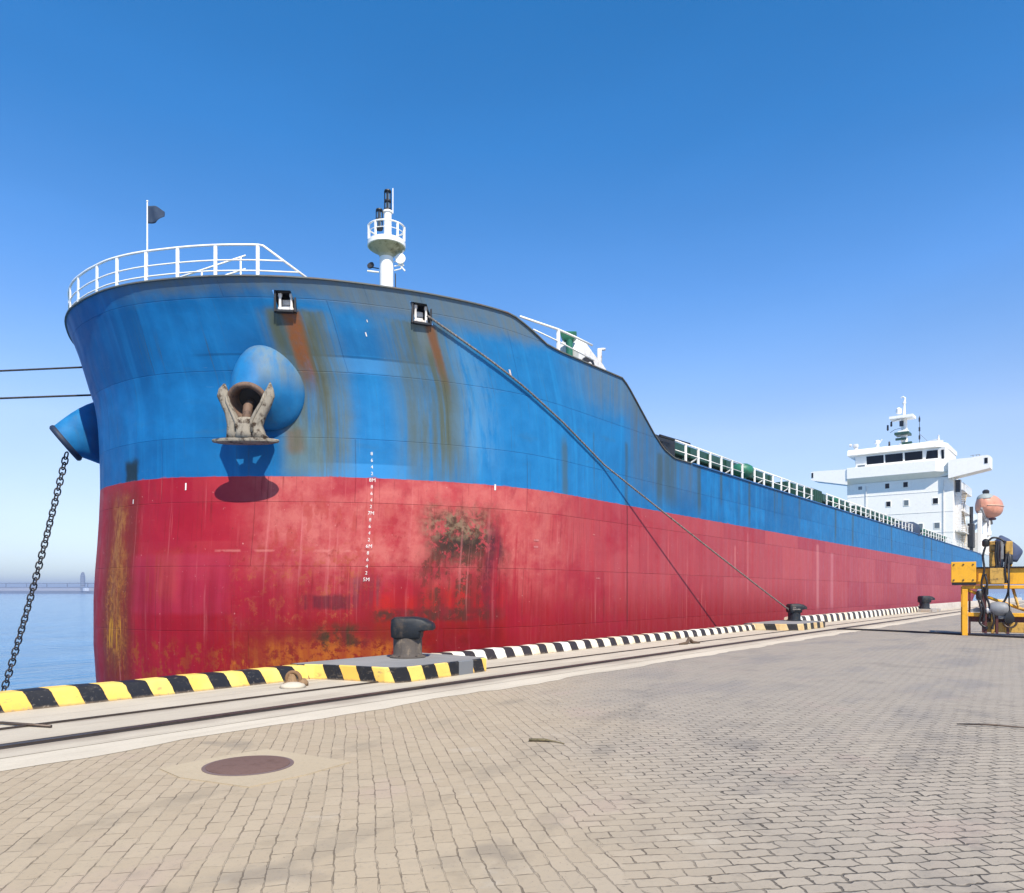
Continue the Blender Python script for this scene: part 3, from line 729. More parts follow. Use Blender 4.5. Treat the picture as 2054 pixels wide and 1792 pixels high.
def lantern(x, y, z, s_):
    b = MB(); b.lathe((x,y,z), [(.17*s_,0),(.19*s_,.04*s_),(.19*s_,.10*s_),(.12*s_,.12*s_)], 16); b.lathe((x,y,z+.44*s_), [(.12*s_,0),(.16*s_,.02),(.16*s_,.10*s_)], 16)
    b.lathe((x,y,z+.92*s_), [(.12*s_,0),(.18*s_,.03),(.16*s_,.10*s_),(.05*s_,.13*s_)], 16)
    for k in range(4):
        a = math.pi/4+k*math.pi/2; b.box((x+.15*s_*math.cos(a)-.014,y+.15*s_*math.sin(a)-.014,z+.1*s_), (x+.15*s_*math.cos(a)+.014,y+.15*s_*math.sin(a)+.014,z+.95*s_))
    lo = b.build('navigation_light', M['black'], mast)
    g = MB(); g.lathe((x,y,z+.12*s_), [(.10*s_,0),(.10*s_,.30*s_)], 12); g.lathe((x,y,z+.56*s_), [(.09*s_,0),(.09*s_,.34*s_)], 12); g.build('lens', M['glass_l'], lo, True, auto=40)
lantern(FX+.06, YC, 16.45, .80); lantern(FX-.16, YC+.24, 15.72, .78)
mb = MB(); mb.tube([(FX+.22,YC-.12,16.4),(FX+.22,YC-.12,17.38)], .02, 6); mb.build('lightning_rod', M['white'], mast)
# things on the mast: loudspeaker, perforated bracket, horn, ladder
mb = MB(); Mx = Matrix.Translation((FX-.6*ST, YC+.6*CT, 14.33))
mb.tube([Vector((FX,YC,14.2))-RV*.3, Vector((FX,YC,14.25))-RV*.62], .02, 6)
mb.loft([[Vector((FX,YC,14.32))-RV*(.62+.13*math.cos(a))+Vector((0,0,.10*math.sin(a)-.04*math.cos(a)))+FV*o for a in [2*math.pi*k/14 for k in range(14)]] for o in (-.06,.06)])
mb.build('loudspeaker', M['black'], mast)
mb = MB(); mb.tube([Vector((FX,YC,14.05))-RV*.30, Vector((FX,YC,14.10))-RV*.75], .035, 6); mb.build('light_arm', M['white'], mast)
mb = MB()
for i in range(5):
    z = 14.12+i*.17; mb.tube([Vector((FX,YC,z))+RV*.30, Vector((FX,YC,z+.06))+RV*(.55+.14*math.sin(i*1.1)), Vector((FX,YC,z+.2))+RV*.62], .022, 6)
for k in range(4): mb.tube([Vector((FX,YC,14.1+.2*k))+RV*(.72-.05*k), Vector((FX,YC,14.45+.15*k))+RV*(.42+.08*k)], .03, 6)
mb.lathe(Vector((FX,YC,14.55))+RV*.55, [(.16,0),(.20,.05),(.20,.10),(.05,.12)], 14, ax=-FV)
mb.build('bracket_frame', M['white'], mast)
mb = MB()
for s_ in (-.05,.05): mb.tube([Vector((FX,YC,8.5))+RV*.36+FV*s_, Vector((FX,YC,14.0))+RV*.345+FV*s_], .014, 6)
mb.build('mast_ladder', M['black'], mast)
mb = MB(); mb.tube([Vector((FX,YC,12.6))-RV*.45, Vector((FX,YC,13.2))-RV*.40, Vector((FX,YC,13.5))-RV*.62], [.05,.07,.13], 8); mb.build('vent_pipe', M['rim'], mast, True)

# aft forecastle side rail, winch, ventilator
mb = MB(); Y0 = YC-B+.15
mb.tube([(17.45,Y0,9.70),(19.4,Y0,9.86),(20.3,Y0,9.88),(21.4,Y0,9.88)], .036, 8); mb.tube([(18.1,Y0,9.50),(19.4,Y0,9.49),(21.5,Y0,9.40)], .022, 8)
ao = mb.build('side_railing', M['white'], ship, True)
mb = MB(); mb.box((19.36,Y0-.035,9.1), (19.46,Y0+.035,9.87)); mb.build('post', M['white'], ao)
mb = MB(); yv = 14.3
mb.tube([(21.3,yv,9.0),(21.3,yv,10.05),(21.3,yv,10.22)], [.12,.12,.15], 14); mb.loft([[Vector((21.3,yv,10.16))+RV*(x*w_)+FV*(y*w_*.9)+Vector((0,0,z)) for x, y in ((-1.5,-1),(1,-1),(1.2,1),(-1.2,1))] for w_, z in ((.13,0),(.20,.10),(.23,.26),(.21,.28))])
mb.build('ventilator', M['green_l'], ship, True, auto=35)
def winch():
    b = MB()
    b.box((21.65,14.0,8.5), (23.35,15.6,9.35), .05)
    rg = []
    for x, h, t in ((21.5,.62,.1),(21.85,.98,.0),(22.35,1.02,.0),(22.7,.80,.05),(23.05,.62,.1),(23.3,.40,.1)):
        rg.append([Vector((x, 14.05+1.3*(k/6.), 9.36+1.22*h*(math.sin(math.pi*(.18+.64*k/6.))))) for k in range(7)]+[Vector((x, 15.3, 9.2)), Vector((x, 14.05, 9.2))])
    b.loft(rg)
    w_ = b.build('winch', M['white_rust'], ship, True, auto=30)
    d = MB(); d.lathe((21.95,14.02,9.42), [(.26,0),(.30,.03),(.30,.10),(.12,.12),(.12,.16)], 20, ax=(-.25,-1,0)); d.build('drum', M['black'], w_, True, auto=30)
    g = MB(); g.lathe((21.93,13.90,9.42), [(.10,0),(.10,.05)], 14, ax=(-.25,-1,0)); g.build('drum_hub', M['white_rust'], w_, True, auto=30)
    e = MB(); e.tube([(23.1,14.2,9.6),(23.1,14.2,10.32),(23.3,14.1,10.36)], [.09,.09,.05], 8); e.tube([(23.2,14.2,9.5),(23.55,14.1,9.58)], .05, 8); e.tube([(23.0,14.0,9.1),(23.0,14.0,9.5)], .07, 8)
    e.build('brake_lever', M['white_rust'], w_, True)
winch()
# dark gear by the break of the forecastle
mb = MB(); mb.lathe((25.9,13.75,7.1), [(.16,0),(.16,.35),(.22,.38),(.22,.45),(.08,.47)], 14); mb.tube([(25.5,13.8,7.6),(25.45,13.8,7.95),(25.6,13.8,8.08)], .07, 8)
mb.build('mooring_bitt', M['black'], ship, True, auto=35)
mb = MB(); mb.box((26.8,14.2,6.8), (29.2,15.6,8.0), .05); mb.box((27.4,13.9,6.8), (28.1,14.15,7.7), .04); mb.tube([(26.9,13.75,7.78),(29.6,13.75,7.86)], .06, 8); mb.tube([(27.0,13.7,7.4),(28.0,13.9,7.2)], .09, 8)
mb.build('deck_locker', M['black'], ship)

# hatches
for (a, b_) in ((29.6,43.5),(46.2,60),(62.4,76),(78.4,91),(93.4,105)):
    mb = MB(); mb.box((a,15.2,6.8), (b_,28.6,7.75))
    x = a+.6
    while x < b_: mb.box((x,15.06,6.8), (x+.08,15.2,7.72)); x += 1.5
    co = mb.build('hatch_coaming', M['green'], ship)
    mb = MB(); mb.box((a-.15,14.98,7.78), (b_+.15,28.8,8.32), .05)
    x = a+.5
    while x < b_: mb.box((x,14.90,7.82), (x+.12,14.98,8.25)); x += 2.1
    mb.build('hatch_cover', M['green'], co)
# main deck railing
YR = YC-B+.12
mb = MB()
GAPS = [(34.95,36.1),(46.0,48.4),(75.6,80.2)]
xs = [28.54,29.76,30.98,32.2,33.44,34.7,36.3,37.6,38.9,40.2,41.5,42.8,44.1,45.5]
x = 48.6
while x < 75.5: xs.append(x); x += 1.4
x = 80.3
while x < 110: xs.append(x); x += 1.5
segs = [(27.6,34.9),(36.2,45.9),(48.5,75.5),(80.2,110)]
for z, r in ((7.66,.032),(7.28,.02)):
    for a, b_ in segs: mb.tube([(a,YR,z),(b_,YR,z)], r, 8)
dr = mb.build('deck_railing', M['white'], ship, True)
for x in xs:
    b = MB(); b.box((x-.055,YR-.03,6.90), (x+.055,YR+.03,7.66))
    b.build('post', M['white'], dr)
for x in xs[1::3]:
    b = MB(); b.tube([(x,YR+.02,7.25),(x-.1,YR+.25,7.1),(x-.2,YR+.45,6.82)], .035, 6); b.build('post_brace', M['white_rust'], dr)
mb = MB(); mb.tube([(35.5,13.75,6.8),(35.5,13.75,7.35)], .2, 14)
mb.lathe((35.5,13.75,7.15), [(.30,0),(.50,.12),(.56,.32),(.50,.52),(.30,.64),(.08,.67)], 20); mb.build('ventilator', M['green_l'], ship, True, auto=50)
mb = MB(); mb.box((46.1,13.6,6.8), (48.3,14.9,7.82), .05)
for k in range(5): mb.box((46.3+k*.42,13.56,6.9), (46.42+k*.42,13.6,7.75))
mb.build('pipe_manifold', M['green'], ship)
mb = MB(); mb.lathe((77.6,14.4,6.8), [(1.2,0),(1.25,.6),(1.1,1.0),(.7,1.25),(.1,1.3)], 20); mb.box((75.7,13.6,6.8), (79.9,14.3,7.5), .08); mb.build('deck_locker', paint('navy_tarp', (.02,.04,.08), .7), ship, True, auto=40)
for x in (53.5, 69.5, 86, 98.5):
    mb = MB(); mb.tube([(x,14.3,6.8),(x,14.3,7.7)], .14, 10); mb.lathe((x,14.3,7.6), [(.2,0),(.3,.1),(.3,.3),(.1,.38)], 14); mb.build('ventilator', M['green_l'], ship, True, auto=45)

# ------------------------------------------------------------------ superstructure
XF = 111.7
def yz_prism(b, poly, x0, x1, mi=0):
    n = len(poly); vs = [(x0,y,z) for y, z in poly]+[(x1,y,z) for y, z in poly]
    b.add(vs, [tuple(range(n))[::-1], tuple(range(n,2*n))]+[(i,(i+1)%n,(i+1)%n+n,i+n) for i in range(n)], mi)
mb = MB(); mb.box((XF,15.1,6.8), (122.8,28.1,16.6), .03); house = mb.build('deckhouse', M['white'], ship, False)
mb = MB()
for z in (9.35, 12.05, 14.75): mb.box((XF-.03,15.07,z), (122.83,28.13,z+.05))
mb.build('belt_plate', M['white_rust'], house)
def window(par, x, y, z, w_, h_, mat='glass'):
    f = MB(); 
    for lo, hi in (((x-.05,y-w_/2-.05,z-h_/2-.05),(x+.02,y-w_/2,z+h_/2+.05)), ((x-.05,y+w_/2,z-h_/2-.05),(x+.02,y+w_/2+.05,z+h_/2+.05)), ((x-.05,y-w_/2,z+h_/2),(x+.02,y+w_/2,z+h_/2+.05)), ((x-.05,y-w_/2,z-h_/2-.05),(x+.02,y+w_/2,z-h_/2))): f.box(lo, hi)
    fo = f.build('window', M['white'], par)
    g = MB(); g.box((x-.025,y-w_/2,z-h_/2), (x-.01,y+w_/2,z+h_/2)); g.build('pane', M[mat], fo)
for (y, z, w_, h_, g) in ((22.95,16.05,.52,.66,'glass'),(20.71,16.05,.55,.68,'glass'),(22.81,13.52,.55,.68,'glass'),(20.62,13.51,.55,.72,'glass_l'),(17.17,13.52,.60,.74,'glass'),(16.99,10.28,.62,.72,'glass_l'),(26.38,16.05,.5,.45,'glass_l')):
    window(house, XF, y, z if z < 15.9 else 15.98, w_, h_, g)
for y, z in ((26.9,7.95),(19.2,7.95),(24.6,10.35)):
    b = MB(); b.box((XF-.05,y-.38,z-.95), (XF-.004,y+.38,z+.95), .03); d_ = b.build('door', M['grey'], house)
    b = MB(); b.box((XF-.09,y+.2,z-.08), (XF-.052,y+.27,z+.08)); b.build('handle', M['black'], d_)
for y, z in ((18.9,13.5),(24.9,13.5),(18.9,10.3),(21.2,10.3)):
    window(house, XF, y, z, .5, .62, 'glass_l') if z < 11 else None
b = MB()
for y in (16.2, 25.6):
    b.tube([(XF-.12,y,6.9),(XF-.12,y,16.2)], .04, 6)
b.build('drain_pipe', M['white_rust'], house)
# bridge front: bulwark, overhang
mb = MB()
def xz_loft(b, prof_y):   # list of (y, [(x,z)...])
    b.loft([[Vector((x,y,z)) for x, z in pr] for y, pr in prof_y])
xz_loft(mb, [(27.9, [(XF-.02,16.62),(XF-1.0,17.3),(XF-1.0,18.75),(XF-.85,18.8),(XF+4,18.8),(XF+4,16.62)]),
             (17.0, [(XF-.02,16.62),(XF-1.0,17.3),(XF-1.0,18.75),(XF-.85,18.8),(XF+4,18.8),(XF+4,16.62)]),
             (15.6, [(XF-.02,16.75),(XF-.1,17.2),(XF-.1,18.75),(XF-.0,18.8),(XF+4,18.8),(XF+4,16.75)])])
bridge = mb.build('bridge', M['white'], house, False)
mb = MB(); mb.box((XF-.1,15.9,18.82), (XF+8,27.0,20.45)); mb.build('wheelhouse', M['white'], house)
# windows tilted outward, set in a band
def bwin(y0, y1, z0=19.02, z1=20.22, skew=.0):
    b = MB(); x0, x1 = XF-.10, XF-.36
    f = [(x0-.03,y0,z0),(x0-.03,y1+skew,z0),(x1-.03,y1,z1),(x1-.03,y0,z1)]; g = [(p[0]+.06,p[1],p[2]) for p in f]
    b.add(f+g, [(0,1,2,3),(7,6,5,4),(0,1,5,4),(1,2,6,5),(2,3,7,6),(3,0,4,7)])
    b.build('bridge_window', M['glass'], bridge)
mb = MB(); mb.add([(XF-.10,16.0,18.82),(XF-.10,26.9,18.82),(XF-.38,26.9,20.42),(XF-.38,16.0,20.42),(XF-.101,16.0,18.82),(XF+.1,26.9,18.82),(XF+.1,26.9,20.42),(XF+.1,16.0,20.42)], [(0,1,2,3),(4,5,6,7),(0,1,5,4),(3,2,6,7),(0,3,7,4),(1,2,6,5)]); mb.build('window_band', M['white'], bridge)
for a, b_ in ((23.35,25.5),(21.0,23.15),(18.65,20.75)): bwin(a, b_)
bwin(16.85, 18.1, 19.02, 20.15, .2); bwin(16.15, 16.45, 18.95, 20.1)
mb = MB(); mb.box((XF-.16,25.75,18.9), (XF-.05,26.7,20.3)); mb.build('bridge_window', M['glass_l'], bridge)
mb = MB(); xz_loft(mb, [(27.9, [(XF-.5,20.45),(XF-.75,20.55),(XF-.6,21.2),(XF-.3,21.35),(XF+8.3,21.35),(XF+8.3,20.45)]),
                        (17.0, [(XF-.5,20.45),(XF-.75,20.55),(XF-.6,21.2),(XF-.3,21.35),(XF+8.3,21.35),(XF+8.3,20.45)]),
                        (15.8, [(XF+.1,20.45),(XF-.1,20.5),(XF+.1,20.9),(XF+.4,21.0),(XF+8.3,21.0),(XF+8.3,20.45)])])
mb.build('bridge_roof', M['white'], house)
# wings
def wing(poly, tipwin):
    b = MB(); yz_prism(b, poly, XF-.85, XF+1.6); wo_ = b.build('bridge_wing', M['white'], house)
    y0, y1, z0, z1 = tipwin
    c = MB(); c.box((XF-.89,y0,z0), (XF-.84,y1,z1)); c.build('wing_window', M['glass'], wo_)
wing([(27.902,16.5),(32.4,17.45),(32.76,17.6),(32.76,18.75),(32.3,18.8),(27.902,18.66)], (32.45,32.68,17.9,18.6))
wing([(15.598,16.25),(15.598,18.66),(13.0,18.66),(12.6,18.74),(11.3,18.8),(11.0,18.65),(11.0,17.2),(11.2,17.1)], (11.25,11.6,17.75,18.45))
mb = MB()
for y in (12.2,12.5,12.9): mb.tube([(XF-.3,y,18.7),(XF-.3,y,19.05)], .05, 6)
mb.tube([(XF-.3,12.1,19.02),(XF-.3,13.2,19.0)], .03, 6); mb.build('wing_rail', M['grey'], house)
mb = MB(); mb.box((XF+1.0,14.4,9.6), (XF+1.5,15.08,16.2)); mb.build('wing_support', M['white_rust'], house)
# port-side stair tower
mb = MB()
for i, z in enumerate((9.4, 12.1, 14.8)):
    mb.box((113,14.2,z), (121.5,15.07,z+.10))
    for k in range(8): mb.box((113.1+k*1.15,14.2,z+.1), (113.18+k*1.15,14.26,z+1.05))
    mb.box((113,14.2,z+1.02), (121.5,14.26,z+1.08))
mb.build('side_gallery', M['white_rust'], house)
mb = MB()
for z0, x0, x1 in ((6.9,113.6,117),(9.5,117,113.6),(12.2,113.6,117)):
    a = Vector((x0,14.5,z0)); b_ = Vector((x1,14.5,z0+2.55))
    for k in range(10):
        p = a.lerp(b_, k/9); mb.box((p.x-.15,14.3,p.z-.02), (p.x+.15,14.9,p.z+.03))
    mb.tube([a+Vector((0,-.22,0)), b_+Vector((0,-.22,0))], .07, 6)
mb.build('outside_stair', paint('tan_paint', (.42,.34,.22), .6, (.15,.09,.05), .6, 2), house)
mb = MB(); mb.tube([(119.2,14.0,7),(119.2,14.0,13.2)], .22, 8); mb.box((118.6,13.7,7.6), (120.4,14.4,10.9), .1); mb.box((112.6,14.5,14.6), (113.0,15.0,16.2)); mb.build('crane_pedestal', M['black'], house)
# radar mast
rm = MB(); rm.lathe((XF+2,21.25,21.35), [(.75,0),(.70,.5),(.45,.55),(.42,1.2),(.38,3.9)], 18); rmo = rm.build('radar_mast', M['white'], ship, True, auto=35)
mb = MB(); mb.box((XF+1,20.5,23.0), (XF+3,22.3,23.35), .05); mb.box((XF+1.3,20.9,22.3), (XF+1.6,22.2,22.6)); mb.box((XF+1.2,20.2,21.6), (XF+1.7,21.4,21.95)); mb.build('scanner_base', M['green'], rmo)
mb = MB(); mb.box((XF+1.55,20.6,23.35), (XF+1.75,22.0,23.6), .04); mb.build('radar_scanner', M['white'], rmo)
mb = MB(); mb.loft([[Vector((XF+2+x*1.1, y, z)) for x, y in ((-1,20.0),(1,20.0),(1,22.9),(-1,22.9))] for z in (25.25,25.6)]); mb.build('crosstree', M['white'], rmo)
mb = MB(); mb.lathe((XF+2,21.25,25.6), [(.17,0),(.15,1.7),(.24,1.75),(.24,1.9),(.12,1.95),(.12,2.2)], 12); mb.tube([(XF+2,21.2,27.6),(XF+2,21.15,28.1),(XF+2,21.4,28.3),(XF+2,21.65,28.2)], [.14,.12,.1,.08], 8); mb.build('top_pole', M['white'], rmo, True, auto=35)
mb = MB(); mb.lathe((XF+1.6,21.85,25.9), [(.1,0),(.36,.1),(.36,.7),(.12,.9)], 14); mb.build('radome', M['white'], rmo, True, auto=40)
mb = MB(); mb.box((XF+1.5,21.25,24.2), (XF+1.62,21.75,24.95)); mb.build('mast_door', M['black'], rmo)
mb = MB()
for y, z0, z1 in ((22.75,24.3,25.0),(23.2,23.8,24.6),(23.0,21.5,22.3)): mb.lathe((XF+1.5,y,z0), [(.06,0),(.14,.1),(.12,z1-z0-.05),(.05,z1-z0)], 10)
mb.tube([(XF+1.6,21.6,23.95),(XF+1.5,22.3,23.85),(XF+1.5,22.9,23.5)], .03, 6); mb.tube([(XF+1.6,21.6,25.25),(XF+1.5,22.75,25.0)], .03, 6)
mb.build('signal_horn', M['black'], rmo, True)
mb = MB(); mb.tube([(XF+1.5,19.3,21.3),(XF+1.5,19.3,25.3)], .035, 6)
for z in (22.1,23.2,24.5): mb.lathe((XF+1.5,19.3,z), [(.05,0),(.11,.05),(.11,.55),(.05,.6)], 10)
mb.tube([(XF+1.5,19.3,22.9),(XF+1.5,18.0,21.4)], .02, 6); mb.build('aerial_pole', M['black'], ship)
mb = MB(); mb.lathe((XF+.6,16.9,21.3), [(.18,0),(.16,.45),(.10,.5),(.09,.95)], 10); mb.box((XF+.3,16.4,21.2), (XF+1,17.9,21.5)); mb.tube([(XF+.6,17.0,21.7),(XF+.6,19.0,21.42)], .05, 6); mb.build('searchlight', M['white_rust'], ship)
mb = MB(); mb.tube([(XF+.6,24.3,21.3),(XF+.6,24.3,22.0)], .2, 10); mb.lathe((XF+.6,24.3,21.95), [(.2,0),(.36,.12),(.34,.4),(.15,.55)], 12); mb.tube([(XF+.6,24.1,22.1),(XF+.5,23.7,22.5)], .08, 6); mb.build('satellite_dome', M['white'], ship, True, auto=40)
mb = MB(); mb.tube([(XF+.2,27.0,21.2),(XF+.2,27.0,21.9)], .25, 10); mb.box((XF-.1,26.7,21.7), (XF+.5,27.3,22.2), .08); mb.lathe((XF-.1,27.45,22.05), [(.16,0),(.2,.1),(.2,.3)], 10, ax=(0,1,0)); mb.build('searchlight', M['white_rust'], ship, True, auto=40)

# stern gear
mb = MB(); mb.box((122.9,13.4,9.3), (131.5,20,9.9)); mb.box((122.9,13.6,6.8), (126,20,9.3)); mb.build('poop_house', M['white_rust'], ship)
for x, h in ((120.8,12.4),(126.5,11.9),(130.6,12.6)):
    mb = MB(); mb.box((x-.25,12.95,6.9), (x+.35,13.45,h), .04); mb.build('davit_post', M['white'], ship)
mb = MB(); mb.tube([(121,13.2,12.6),(125,13.1,11.6),(129.5,13.0,13.2),(131.5,12.9,11.7)], .22, 8); mb.tube([(122.5,13.2,13.2),(127.5,13,11.2)], .18, 8); mb.build('davit_arm', M['grey'], ship, True)
mb = MB(); mb.lathe((125.5,15.5,9.9), [(2.2,0),(2.2,1.5),(1.7,2.6),(.6,3.2)], 18); mb.build('engine_casing', paint('pale_blue_grey_paint', (.42,.50,.56), .5), ship, True, auto=40)
mb = MB(); mb.lathe((131.0,14.4,9.9), [(1.6,0),(1.6,.6),(1.2,1.5),(.3,2.0)], 18); mb.build('storage_dome', M['white_rust'], ship, True, auto=40)
mb = MB()
for k in range(9): mb.box((123+k*.95,13.28,6.95), (123.1+k*.95,13.36,9.2))
for z in (7.5,8.3): mb.box((123,13.28,z), (131.2,13.36,z+.09))
mb.build('stern_railing', M['white'], ship)

# draft marks: numerals wrapped onto the plating
def draft(txt, u0, z0, size, lbl=None):
    cu = bpy.data.curves.new('draft_mark', 'FONT'); cu.body = txt; cu.size = size; cu.align_x = 'RIGHT'; cu.resolution_u = 3
    t = bpy.data.objects.new('tmp', cu); COL.objects.link(t)
    bpy.context.view_layer.update()
    me = bpy.data.meshes.new_from_object(t); bpy.data.objects.remove(t)
    bm = bmesh.new(); bm.from_mesh(me)
    bmesh.ops.subdivide_edges(bm, edges=[e for e in bm.edges if e.calc_length() > .06], cuts=1)
    off = wloc(ship)
    for v in bm.verts:
        u, z = u0+v.co.x, z0+v.co.y
        q = hp(u, z)+hn(u, z)*.008; v.co = q-off
    bm.to_mesh(me); bm.free(); me.materials.clear(); me.materials.append(M['mark'])
    o = bpy.data.objects.new('draft_mark', me); COL.objects.link(o); o.parent = ship
    s_ = o.modifiers.new('thick', 'SOLIDIFY'); s_.thickness = .006; s_.offset = 0
M['mark'] = paint('white_mark_paint', (.80,.78,.73), .6, (.50,.20,.18), .45, 7); M['mark_f'] = paint('faded_mark_paint', (.50,.16,.15), .6, (.38,.06,.06), .6, 9)
z = 5.29; sz = .128
for i, s_ in enumerate(['8','6','4','2','8M','8','6','4','2','7M','8','6','4','2','6M','8','6','4','2','5M']):
    draft(s_, 7.56+(.07 if len(s_) > 1 else 0), z, sz*(1.08 if len(s_) > 1 else 1)); z -= .1795
def patchmark(name, u0, u1, z0, z1, mat):
    b = MB(); n = 4; vs = []
    for off in (.004, .010):
        for i in range(n+1):
            for j in range(3):
                u = u0+(u1-u0)*i/n; zz = z0+(z1-z0)*j/2; vs.append(hp(u, zz)+hn(u, zz)*off)
    m_ = (n+1)*3; fs = []
    for k in (0, m_):
        for i in range(n):
            for j in range(2): fs.append((k+i*3+j, k+(i+1)*3+j, k+(i+1)*3+j+1, k+i*3+j+1))
    b.add(vs, fs); return b.build(name, mat, ship)
for (u, z_, w_, h_) in ((2.66,4.42,.035,.19),(11.13,4.62,.05,.17),(12.02,7.98,.06,.15),(.75,4.1,.03,.12)):
    patchmark('frame_mark', u-w_/2, u+w_/2, z_-h_/2, z_+h_/2, M['mark'])
for (u, z_, w_, h_) in ((7.87,8.42,.03,.10),(12.75,3.15,.22,.05),(12.75,2.95,.20,.05),(16.6,3.5,.18,.03),(17.0,2.05,.3,.03),(8.0,8.75,.02,.06)):
    patchmark('frame_mark', u-w_/2, u+w_/2, z_-h_/2, z_+h_/2, M['mark_f'] if z_ < 4.6 else M['mark'])

# ------------------------------------------------------------------ quay
def paver_material():
    m = NT('concrete_pavers'); g = m.geo(); X, Y, Z = m.sep(g)
    wn = m.noise(g, .55, 3, .5); wn2 = m.noise(m.scale(g, 1, 1, 1, 13, 5), .55, 3, .5); jit = m.noise(g, 9., 2, .5); jit2 = m.noise(m.scale(g, 1, 1, 1, 4, 9), 9., 2, .5)
    rr = m.add(m.mul(X, ST), m.mul(Y, -CT)); big = m.noise(g, .35, 4, .55)
    side = m.smooth(m.add(rr, m.mul(m.math('SUBTRACT', big, .5), 2.2)), -.6, 2.2)
    def wob(n, k, a): return m.mul(m.math('SUBTRACT', n, .5), k)
    gx = m.add(X, m.add(wob(wn, .10, 0), m.mul(wob(jit, .07, 0), m.lin(side, 0, 1, .45, 1.2)))); gy = m.add(Y, m.add(wob(wn2, .10, 0), m.mul(wob(jit2, .06, 0), m.lin(side, 0, 1, .45, 1.25))))
    v = m.scale(m.comb(gx, gy), 1, 1, 1, 0, 0, R(-50))
    b = m.n.new('ShaderNodeTexBrick'); m.put(b.inputs['Vector'], v)
    b.inputs['Scale'].default_value = 1; b.inputs['Brick Width'].default_value = .25; b.inputs['Row Height'].default_value = .125
    m.put(b.inputs['Mortar Size'], m.mul(m.lin(side, 0, 1, .0048, .0085), m.lin(m.noise(g, 5., 3, .6), .3, .7, .5, 1.7))); b.inputs['Mortar Smooth'].default_value = .5; b.inputs['Bias'].default_value = 0
    b.inputs['Color1'].default_value = (0,0,0,1); b.inputs['Color2'].default_value = (1,1,1,1); b.inputs['Mortar'].default_value = (.5,.5,.5,1)
    v2 = m.scale(m.comb(gx, gy), 1, 1, 1, 0, 0, R(43))
    b2 = m.n.new('ShaderNodeTexBrick'); m.put(b2.inputs['Vector'], v2)
    for k_ in ('Scale', 'Brick Width', 'Row Height', 'Mortar Smooth', 'Bias', 'Color1', 'Color2', 'Mortar'): b2.inputs[k_].default_value = b.inputs[k_].default_value
    b2.inputs['Brick Width'].default_value = .215; b2.inputs['Row Height'].default_value = .118
    m.l.new(b.inputs['Mortar Size'].links[0].from_socket, b2.inputs['Mortar Size'])
    bay = m.smooth(m.add(rr, m.mul(m.math('SUBTRACT', m.noise(g, .8, 3, .6), .5), 1.6)), .55, .60)
    def mixf(f, x, y): return m.add(m.mul(x, m.math('SUBTRACT', 1., f)), m.mul(y, f))
    tone = mixf(bay, m.sep(b.outputs[0])[0], m.sep(b2.outputs[0])[0]); mort = mixf(bay, b.outputs[1], b2.outputs[1])
    # rightwards on the quay the pavers are greyer and their joints open
    mid = m.noise(g, 1.1, 5, .6); fine = m.noise(g, 22, 5, .65); grit = m.noise(g, 90, 3, .6)
    c = m.mix(side, (.385,.305,.205), (.325,.277,.215))
    c = m.mix(m.mul(tone, .6), c, m.mix(side, (.44,.355,.245), (.40,.34,.262)))
    c = m.mix(m.smooth(mid, .5, .75), c, m.mix(side, (.36,.29,.20), (.24,.21,.175)))
    c = m.mix(m.mul(m.smooth(m.noise(m.scale(g, 1, 1, 1, 50, 20), .8, 4, .6), .55, .72), .35), c, (.40,.29,.24))
    c = m.mix(m.mul(m.smooth(fine, .5, .72), .25), c, (.20,.18,.155))
    c = m.mix(m.mul(m.smooth(m.noise(g, 2.3, 6, .7), .55, .70), .4), c, m.mix(side, (.27,.215,.145), (.15,.13,.115)))
    c = m.mix(m.mul(m.smooth(m.noise(m.scale(g, 1, 1, 1, 70, 33), 1.7, 5, .65), .60, .74), .5), c, (.46,.40,.31))
    c = m.mix(m.mul(m.smooth(m.noise(g, 40, 3, .6), .62, .74), .5), c, (.10,.085,.07))
    for rot, off, wd in ((R(-12), -3.1, .15), (R(-12), -4.8, .15), (R(-22), -1.2, .12)):
        q = m.sep(m.scale(m.comb(m.add(X, m.mul(wob(wn, 1, 0), .6)), Y), 1, 1, 1, 0, off, rot))[1]
        tr = m.mul(m.math('SUBTRACT', 1., m.smooth(m.math('ABSOLUTE', q), wd*.6, wd)), m.smooth(mid, .38, .6))
        c = m.mix(m.mul(tr, .16), c, (.075,.07,.065))
    spill = m.smooth(m.noise(m.scale(g, 1, 1, 1, 90, 14), .55, 4, .55), .64, .70)
    c = m.mix(m.mul(spill, .35), c, (.11,.10,.09))
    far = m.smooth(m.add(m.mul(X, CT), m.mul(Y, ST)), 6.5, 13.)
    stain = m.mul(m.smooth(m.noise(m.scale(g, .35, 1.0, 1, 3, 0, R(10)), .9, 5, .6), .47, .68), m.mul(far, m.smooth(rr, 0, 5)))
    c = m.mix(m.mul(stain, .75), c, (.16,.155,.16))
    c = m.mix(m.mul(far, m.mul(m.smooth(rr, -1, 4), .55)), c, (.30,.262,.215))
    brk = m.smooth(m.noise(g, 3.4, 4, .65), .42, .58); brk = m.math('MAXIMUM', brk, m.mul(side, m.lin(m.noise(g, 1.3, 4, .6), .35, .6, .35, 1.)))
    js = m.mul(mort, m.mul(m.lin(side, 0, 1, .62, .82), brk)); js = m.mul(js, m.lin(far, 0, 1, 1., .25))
    c = m.mix(js, c, m.mix(side, (.085,.062,.04), (.022,.018,.015)))
    h = m.add(m.mul(mort, -1.), m.add(m.mul(tone, .22), m.add(m.mul(fine, .25), m.mul(grit, .1))))
    return m.fin(c, m.lin(mid, .3, .7, .7, .9), 0, m.bump(h, .8, .010), .25)
